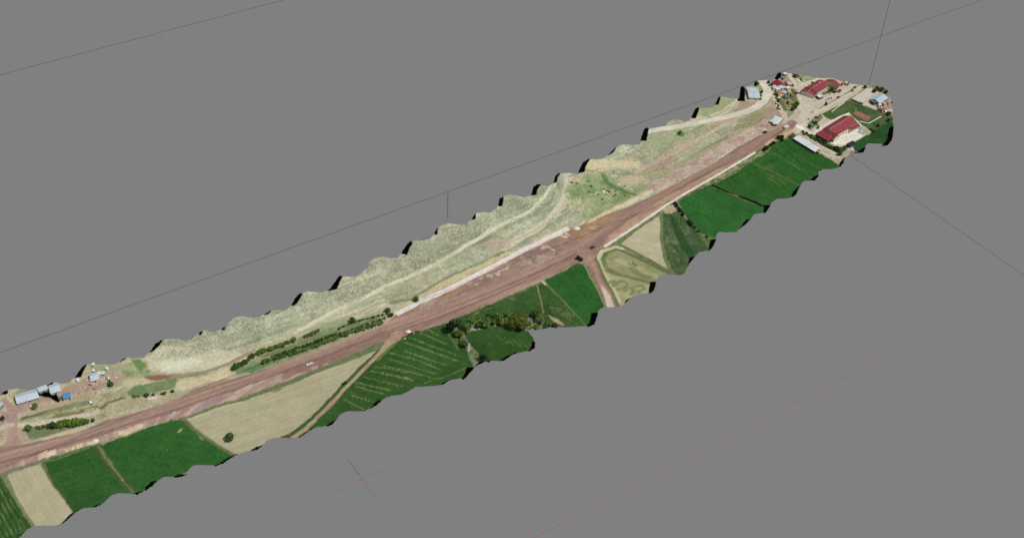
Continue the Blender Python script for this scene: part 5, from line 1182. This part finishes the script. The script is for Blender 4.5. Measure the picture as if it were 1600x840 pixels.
slab = [at(*p) for p in [(1329,155.5),(1355.5,137.6),(1372,144),(1348,163)]]
b0 = slab[0].copy()
mb = MB().prism([(p[0] - b0[0], p[1] - b0[1]) for p in slab][::-1], -0.5, 0.35); o = mb.build('paved_yard', plain('yard_concrete', (194,188,174), 0.95, 0.08, 0.15)); o.location = (b0[0], b0[1], float(ground_h(b0[0], b0[1]))); tag(o, 'pale concrete paved yard left of the sky blue house', None, None, 'structure')
# sports court
def court_quad(pts, z0, z1, origin):
    return [(at(*p)[0] - origin[0], at(*p)[1] - origin[1]) for p in pts]
o0 = at(1345,180)
court = tag(empty('sports_court', (o0[0], o0[1], float(ground_h(o0[0], o0[1])))), 'orange red sports court with green surround behind the school', 'court')
MB().prism(court_quad([(1329.5,176),(1337.5,170.5),(1362,184.5),(1355,191)], 0, 0, o0)[::-1], -0.3, 0.10).build('surround', plain('court_green', (88,112,88), 0.95, 0.1, 0.3), court)
MB().prism(court_quad([(1333,176.5),(1338.5,173),(1359.5,184),(1354,188.5)], 0, 0, o0)[::-1], 0.02, 0.16).build('playing_surface', plain('court_red', (160,100,84), 0.95, 0.08, 0.3), court)
for a, b in (((1346,180.2), (1347.5,178.8)),):
    pass
for p in ((1336.2,174.6), (1356.6,186.3)):
    q = at(*p) - o0
    g_ = MB(); g_.tube([(q[0], q[1], 0), (q[0], q[1], 3.2)], 0.12, 6); g_.box(q[0] - 0.1, q[0] + 0.1, q[1] - 0.9, q[1] + 0.9, 2.7, 3.9); g_.build('hoop_post', W_WHITE, court)

# vehicles
TYRE = plain('tyre', (28,28,30), 0.9, 0.05); 
def car(name, label, px, py, ang, paint_rgb, L=4.4, Wd=1.8, Hh=1.5, van=False, cat='car'):
    p = at(px, py, 0.8); g = float(ground_h(p[0], p[1]))
    root = tag(empty(name, (p[0], p[1], g), ang), label, cat)
    pm = plain('paint_%d_%d_%d' % paint_rgb, paint_rgb, 0.35, 0.02)
    hl, hw = L / 2, Wd / 2
    if van: prof = [(-hl, 0.35), (-hl, Hh), (hl * 0.55, Hh), (hl * 0.82, Hh * 0.6), (hl, Hh * 0.52), (hl, 0.35)]
    else: prof = [(-hl, 0.35), (-hl, Hh * 0.62), (-hl * 0.72, Hh * 0.66), (-hl * 0.5, Hh), (hl * 0.18, Hh), (hl * 0.5, Hh * 0.64), (hl * 0.95, Hh * 0.55), (hl, 0.35)]
    b = MB(); n = len(prof); b.v = [(x, -hw, z) for x, z in prof] + [(x, hw, z) for x, z in prof]
    b.f = [tuple(range(n)), tuple(range(2 * n - 1, n - 1, -1))] + [(i, n + i, n + (i + 1) % n, (i + 1) % n) for i in range(n)]
    b.build('body', pm, root)
    x0, x1 = (hl * 0.5, hl * 0.8) if van else (hl * 0.2, hl * 0.48)
    zt, zb = (Hh, Hh * 0.62) if van else (Hh, Hh * 0.66)
    MB().quad((x0 + 0.04, -hw * 0.85, zt - 0.06 + 0.03), (x1 + 0.04, -hw * 0.9, zb + 0.03), (x1 + 0.04, hw * 0.9, zb + 0.03), (x0 + 0.04, hw * 0.85, zt - 0.06 + 0.03)).build('windscreen', GLASS, root)
    for s in (-1, 1):
        y = s * (hw + 0.015)
        MB().quad((-hl * 0.55, y, Hh * 0.66), (hl * 0.3, y, Hh * 0.66), (hl * 0.14, y, Hh * 0.93), (-hl * 0.45, y, Hh * 0.93)).build('side_window', GLASS, root)
        for x in (-hl * 0.62, hl * 0.62):
            MB().tube([(x, s * (hw - 0.2), 0.33), (x, s * (hw + 0.03), 0.33)], 0.33, 12).build('wheel', TYRE, root)
    return root
RA = math.radians(3)
car('van', 'white van parked on the road edge near the pale building', 1229, 199, RA, (226,226,224), 6.0, 2.2, 2.5, True, 'van')
car('car', 'left one of two small white cars on the road below the orchard', 482, 569, RA, (226,224,222), 3.2, 1.5, 1.4)
car('car', 'right one of two small white cars on the road below the orchard', 486.5, 567.3, RA, (226,224,222), 3.2, 1.5, 1.4)
car('car', 'dark blue car at the junction with the side road', 926, 386, RA, (52,58,74), 4.4, 1.8, 1.5)
car('truck', 'small dark truck beside the white heap near the pale building', 1195.5,206.5, RA, (60,58,56), 4.2, 1.9, 1.9, True, 'truck')
for px, py, c_, lb in [(1239,133,(120,60,60),'dark red car parked beside the upper village lane'), (1243.5,139.8,(196,190,184),'silver car on the upper village lane, near the gardens'), (1245,145,(84,52,56),'maroon car parked next to the garden edge of lane'), (1271.5,187,(150,150,150),'grey car in front of the school gate lawn'), (1276,183,(90,92,98),'dark grey car beside the school gate lawn'), (1384,173,(230,230,226),'white car near the right rim by the red shed')]:
    car('car', lb, px, py, RA + random.uniform(-0.5, 1.2), c_)

# heaps and stones
def heap(name, label, px, py, r, h, mat, cat='heap', seed=0, group=None):
    p = at(px, py, 0); rr = random.Random(seed + int(px * 7)); mb = MB(); n, rings = 12, 4
    off = rr.random() * 6
    for k in range(rings):
        f = k / rings
        for i in range(n):
            an = 2 * math.pi * i / n; q = r * (1 - f) ** 0.8 * rr.uniform(0.78, 1.18)
            mb.v.append((math.cos(an) * q, math.sin(an) * q * 0.8, -0.1 + h * math.sin(f * 1.45) * rr.uniform(0.85, 1.1)))
    mb.v.append((0, 0, h))
    for k in range(rings - 1):
        for i in range(n):
            a = k * n + i; b = k * n + (i + 1) % n; mb.f += [(a, b, b + n, a + n)]
    for i in range(n): mb.f.append(((rings - 1) * n + i, (rings - 1) * n + (i + 1) % n, rings * n))
    o = mb.build(name, mat); o.location = tuple(p); o.rotation_euler = (0, 0, off)
    return tag(o, label, cat, group)
WHITE_S = plain('white_gravel', (226,216,202), 0.95, 0.15, 0.8, 0, 0.4); TAN_S = plain('tan_gravel', (206,188,156), 0.95, 0.15, 0.8, 0, 0.4)
heap('gravel_heap', 'whitish gravel heap on the road at the earth track junction', 637.5, 517.5, 2.2, 1.2, WHITE_S)
heap('gravel_heap', 'white rubble heap where the field path meets embankment', 150, 688, 2.4, 1.3, WHITE_S)
heap('rubble_heap', 'pale rubble heap at the right end of the white canal', 902, 356.5, 3.0, 1.4, WHITE_S)
heap('rubble_heap', 'pale rubble heap left of the pale building by the road', 1193.5, 202.5, 3.0, 1.6, TAN_S)
heap('rubble_heap', 'pale stone heap at the left end of the right canal kerb', 944, 385, 1.8, 1.0, TAN_S)
heap('earth_heap', 'small dark earth heap on the road near the gravel heap', 608, 523, 0.9, 0.8, plain('dark_earth', (64,50,46), 0.95, 0.2))
heap('earth_heap', 'tiny dark heap on the road left of the earth track', 559.5, 541, 0.7, 0.5, plain('dark_earth', (64,50,46)))
for k, (px, py) in enumerate([(632,529),(634,528),(233,622),(238,621.5),(243,621)]):
    heap('stone', ['left one of two pale stones at the sprinkler field corner', 'right one of two pale stones at the sprinkler field corner', 'left stone of three white ones above the road bushes', 'middle stone of three white ones above the road bushes', 'right stone of three white ones above the road bushes'][k], px, py, 1.3, 0.6, WHITE_S, 'stone', k)
for k in range(26):
    px = random.uniform(128, 182); py = 606 - (px - 128) * 0.28 + random.uniform(-10, 8)
    heap('farm_rubble', 'small stone or scrap lump strewn over the farm yard', px, py, random.uniform(0.5, 1.1), random.uniform(0.4, 0.8), random.choice([WHITE_S, STONE, plain('dark_scrap', (84,74,70), 0.9, 0.2), TAN_S]), 'rubble', k, 'rubble strewn over the farm yard')
for k in range(12):
    px = random.uniform(1246, 1318); py = 224 + (px - 1246) * 0.38 + random.uniform(2, 7)
    if px > 1282: heap('shed_rubble', 'grey stone lump on the strip below the long white shed', px, py, random.uniform(0.6, 1.3), random.uniform(0.4, 0.9), random.choice([STONE, TAN_S, WHITE_S]), 'rubble', k, 'stones below the white shed')
for k in range(16):
    px = random.uniform(1338, 1358); py = 196 + (px - 1338) * 0.45 + random.uniform(-2, 7)
    heap('yard_rubble', 'pale or grey lump in the right corner of the school yard', px, py, random.uniform(0.5, 1.2), random.uniform(0.4, 1.0), random.choice([STONE, TAN_S, WHITE_S, STONE]), 'rubble', k, 'rubble in the school yard corner')
for px, py, sx, lb in [(987,296,1.2,'white stone in the green gully, right one'), (967,288,1.5,'white stone in the green gully, left one'), (943,299,1.6,'pale boulder in the middle of the grassy bowl'), (885.5,346.5,0.7,'tiny white stone above the canal end')]:
    heap('boulder', lb, px, py, sx, 0.7, WHITE_S, 'stone')
# white posts along the canal end
for k in range(8):
    p = at(1194 + 3.0 * k, 226.5 - 1.75 * k, 0)
    o = MB().box(-0.14, 0.14, -0.14, 0.14, -0.3, 1.8).build('fence_post', KERB); o.location = tuple(p)
    tag(o, 'short white post in the row beside the canal end trees', 'post', 'posts beside the canal end trees')
# play equipment
def play_frame(label, px, py, c1, c2, ang):
    p = at(px, py, 1.0); root = tag(empty('play_frame', (p[0], p[1], float(ground_h(p[0], p[1]))), ang), label, 'playground')
    m1 = plain('play_%d_%d_%d' % c1, c1, 0.5, 0.05); m2 = plain('play_%d_%d_%d' % c2, c2, 0.5, 0.05)
    for x in (-0.9, 0.9):
        for y in (-0.9, 0.9): MB().tube([(x, y, 0), (x, y, 2.8)], 0.1, 6).build('post', m2, root)
    MB().box(-1.0, 1.0, -1.0, 1.0, 1.3, 1.42).build('deck', m2, root)
    r = MB(); e = [(-1.3, -1.3, 2.7), (1.3, -1.3, 2.7), (1.3, 1.3, 2.7), (-1.3, 1.3, 2.7)]
    for i in range(4): r.quad(e[i], e[(i + 1) % 4], (0, 0, 3.8))
    r.build('canopy', m1, root)
    MB().quad((1.0, -0.5, 1.4), (1.0, 0.5, 1.4), (3.6, 0.5, 0.2), (3.6, -0.5, 0.2)).quad((1.0, -0.5, 1.4), (3.6, -0.5, 0.2), (3.6, -0.5, 0.5), (1.0, -0.5, 1.7)).quad((1.0, 0.5, 1.4), (3.6, 0.5, 0.2), (3.6, 0.5, 0.5), (1.0, 0.5, 1.7)).build('slide', m1, root)
    return root
play_frame('blue and white climbing frame on the paved play yard', 1325, 132.5, (40,98,176), (214,220,222), 0.4)
play_frame('white and yellow climbing frame beside the blue one', 1322, 131, (222,220,196), (190,196,170), 1.2)
play_frame('red climbing frame on the left of the play yard', 1316, 132.5, (186,70,56), (206,150,130), 2.0)
play_frame('dark blue slide frame beside the small trees of the play lawn', 1312, 143, (38,62,96), (90,130,150), 0.2)
play_frame('orange red frame left of the dark blue slide frame', 1305, 143.5, (184,92,76), (150,120,110), 2.4)

_rows = {}
for o in C.objects:
    if 'group' in o.keys() and o['group']: _rows.setdefault(o['group'], []).append(o)
for g_, items in _rows.items(): number_off(items)
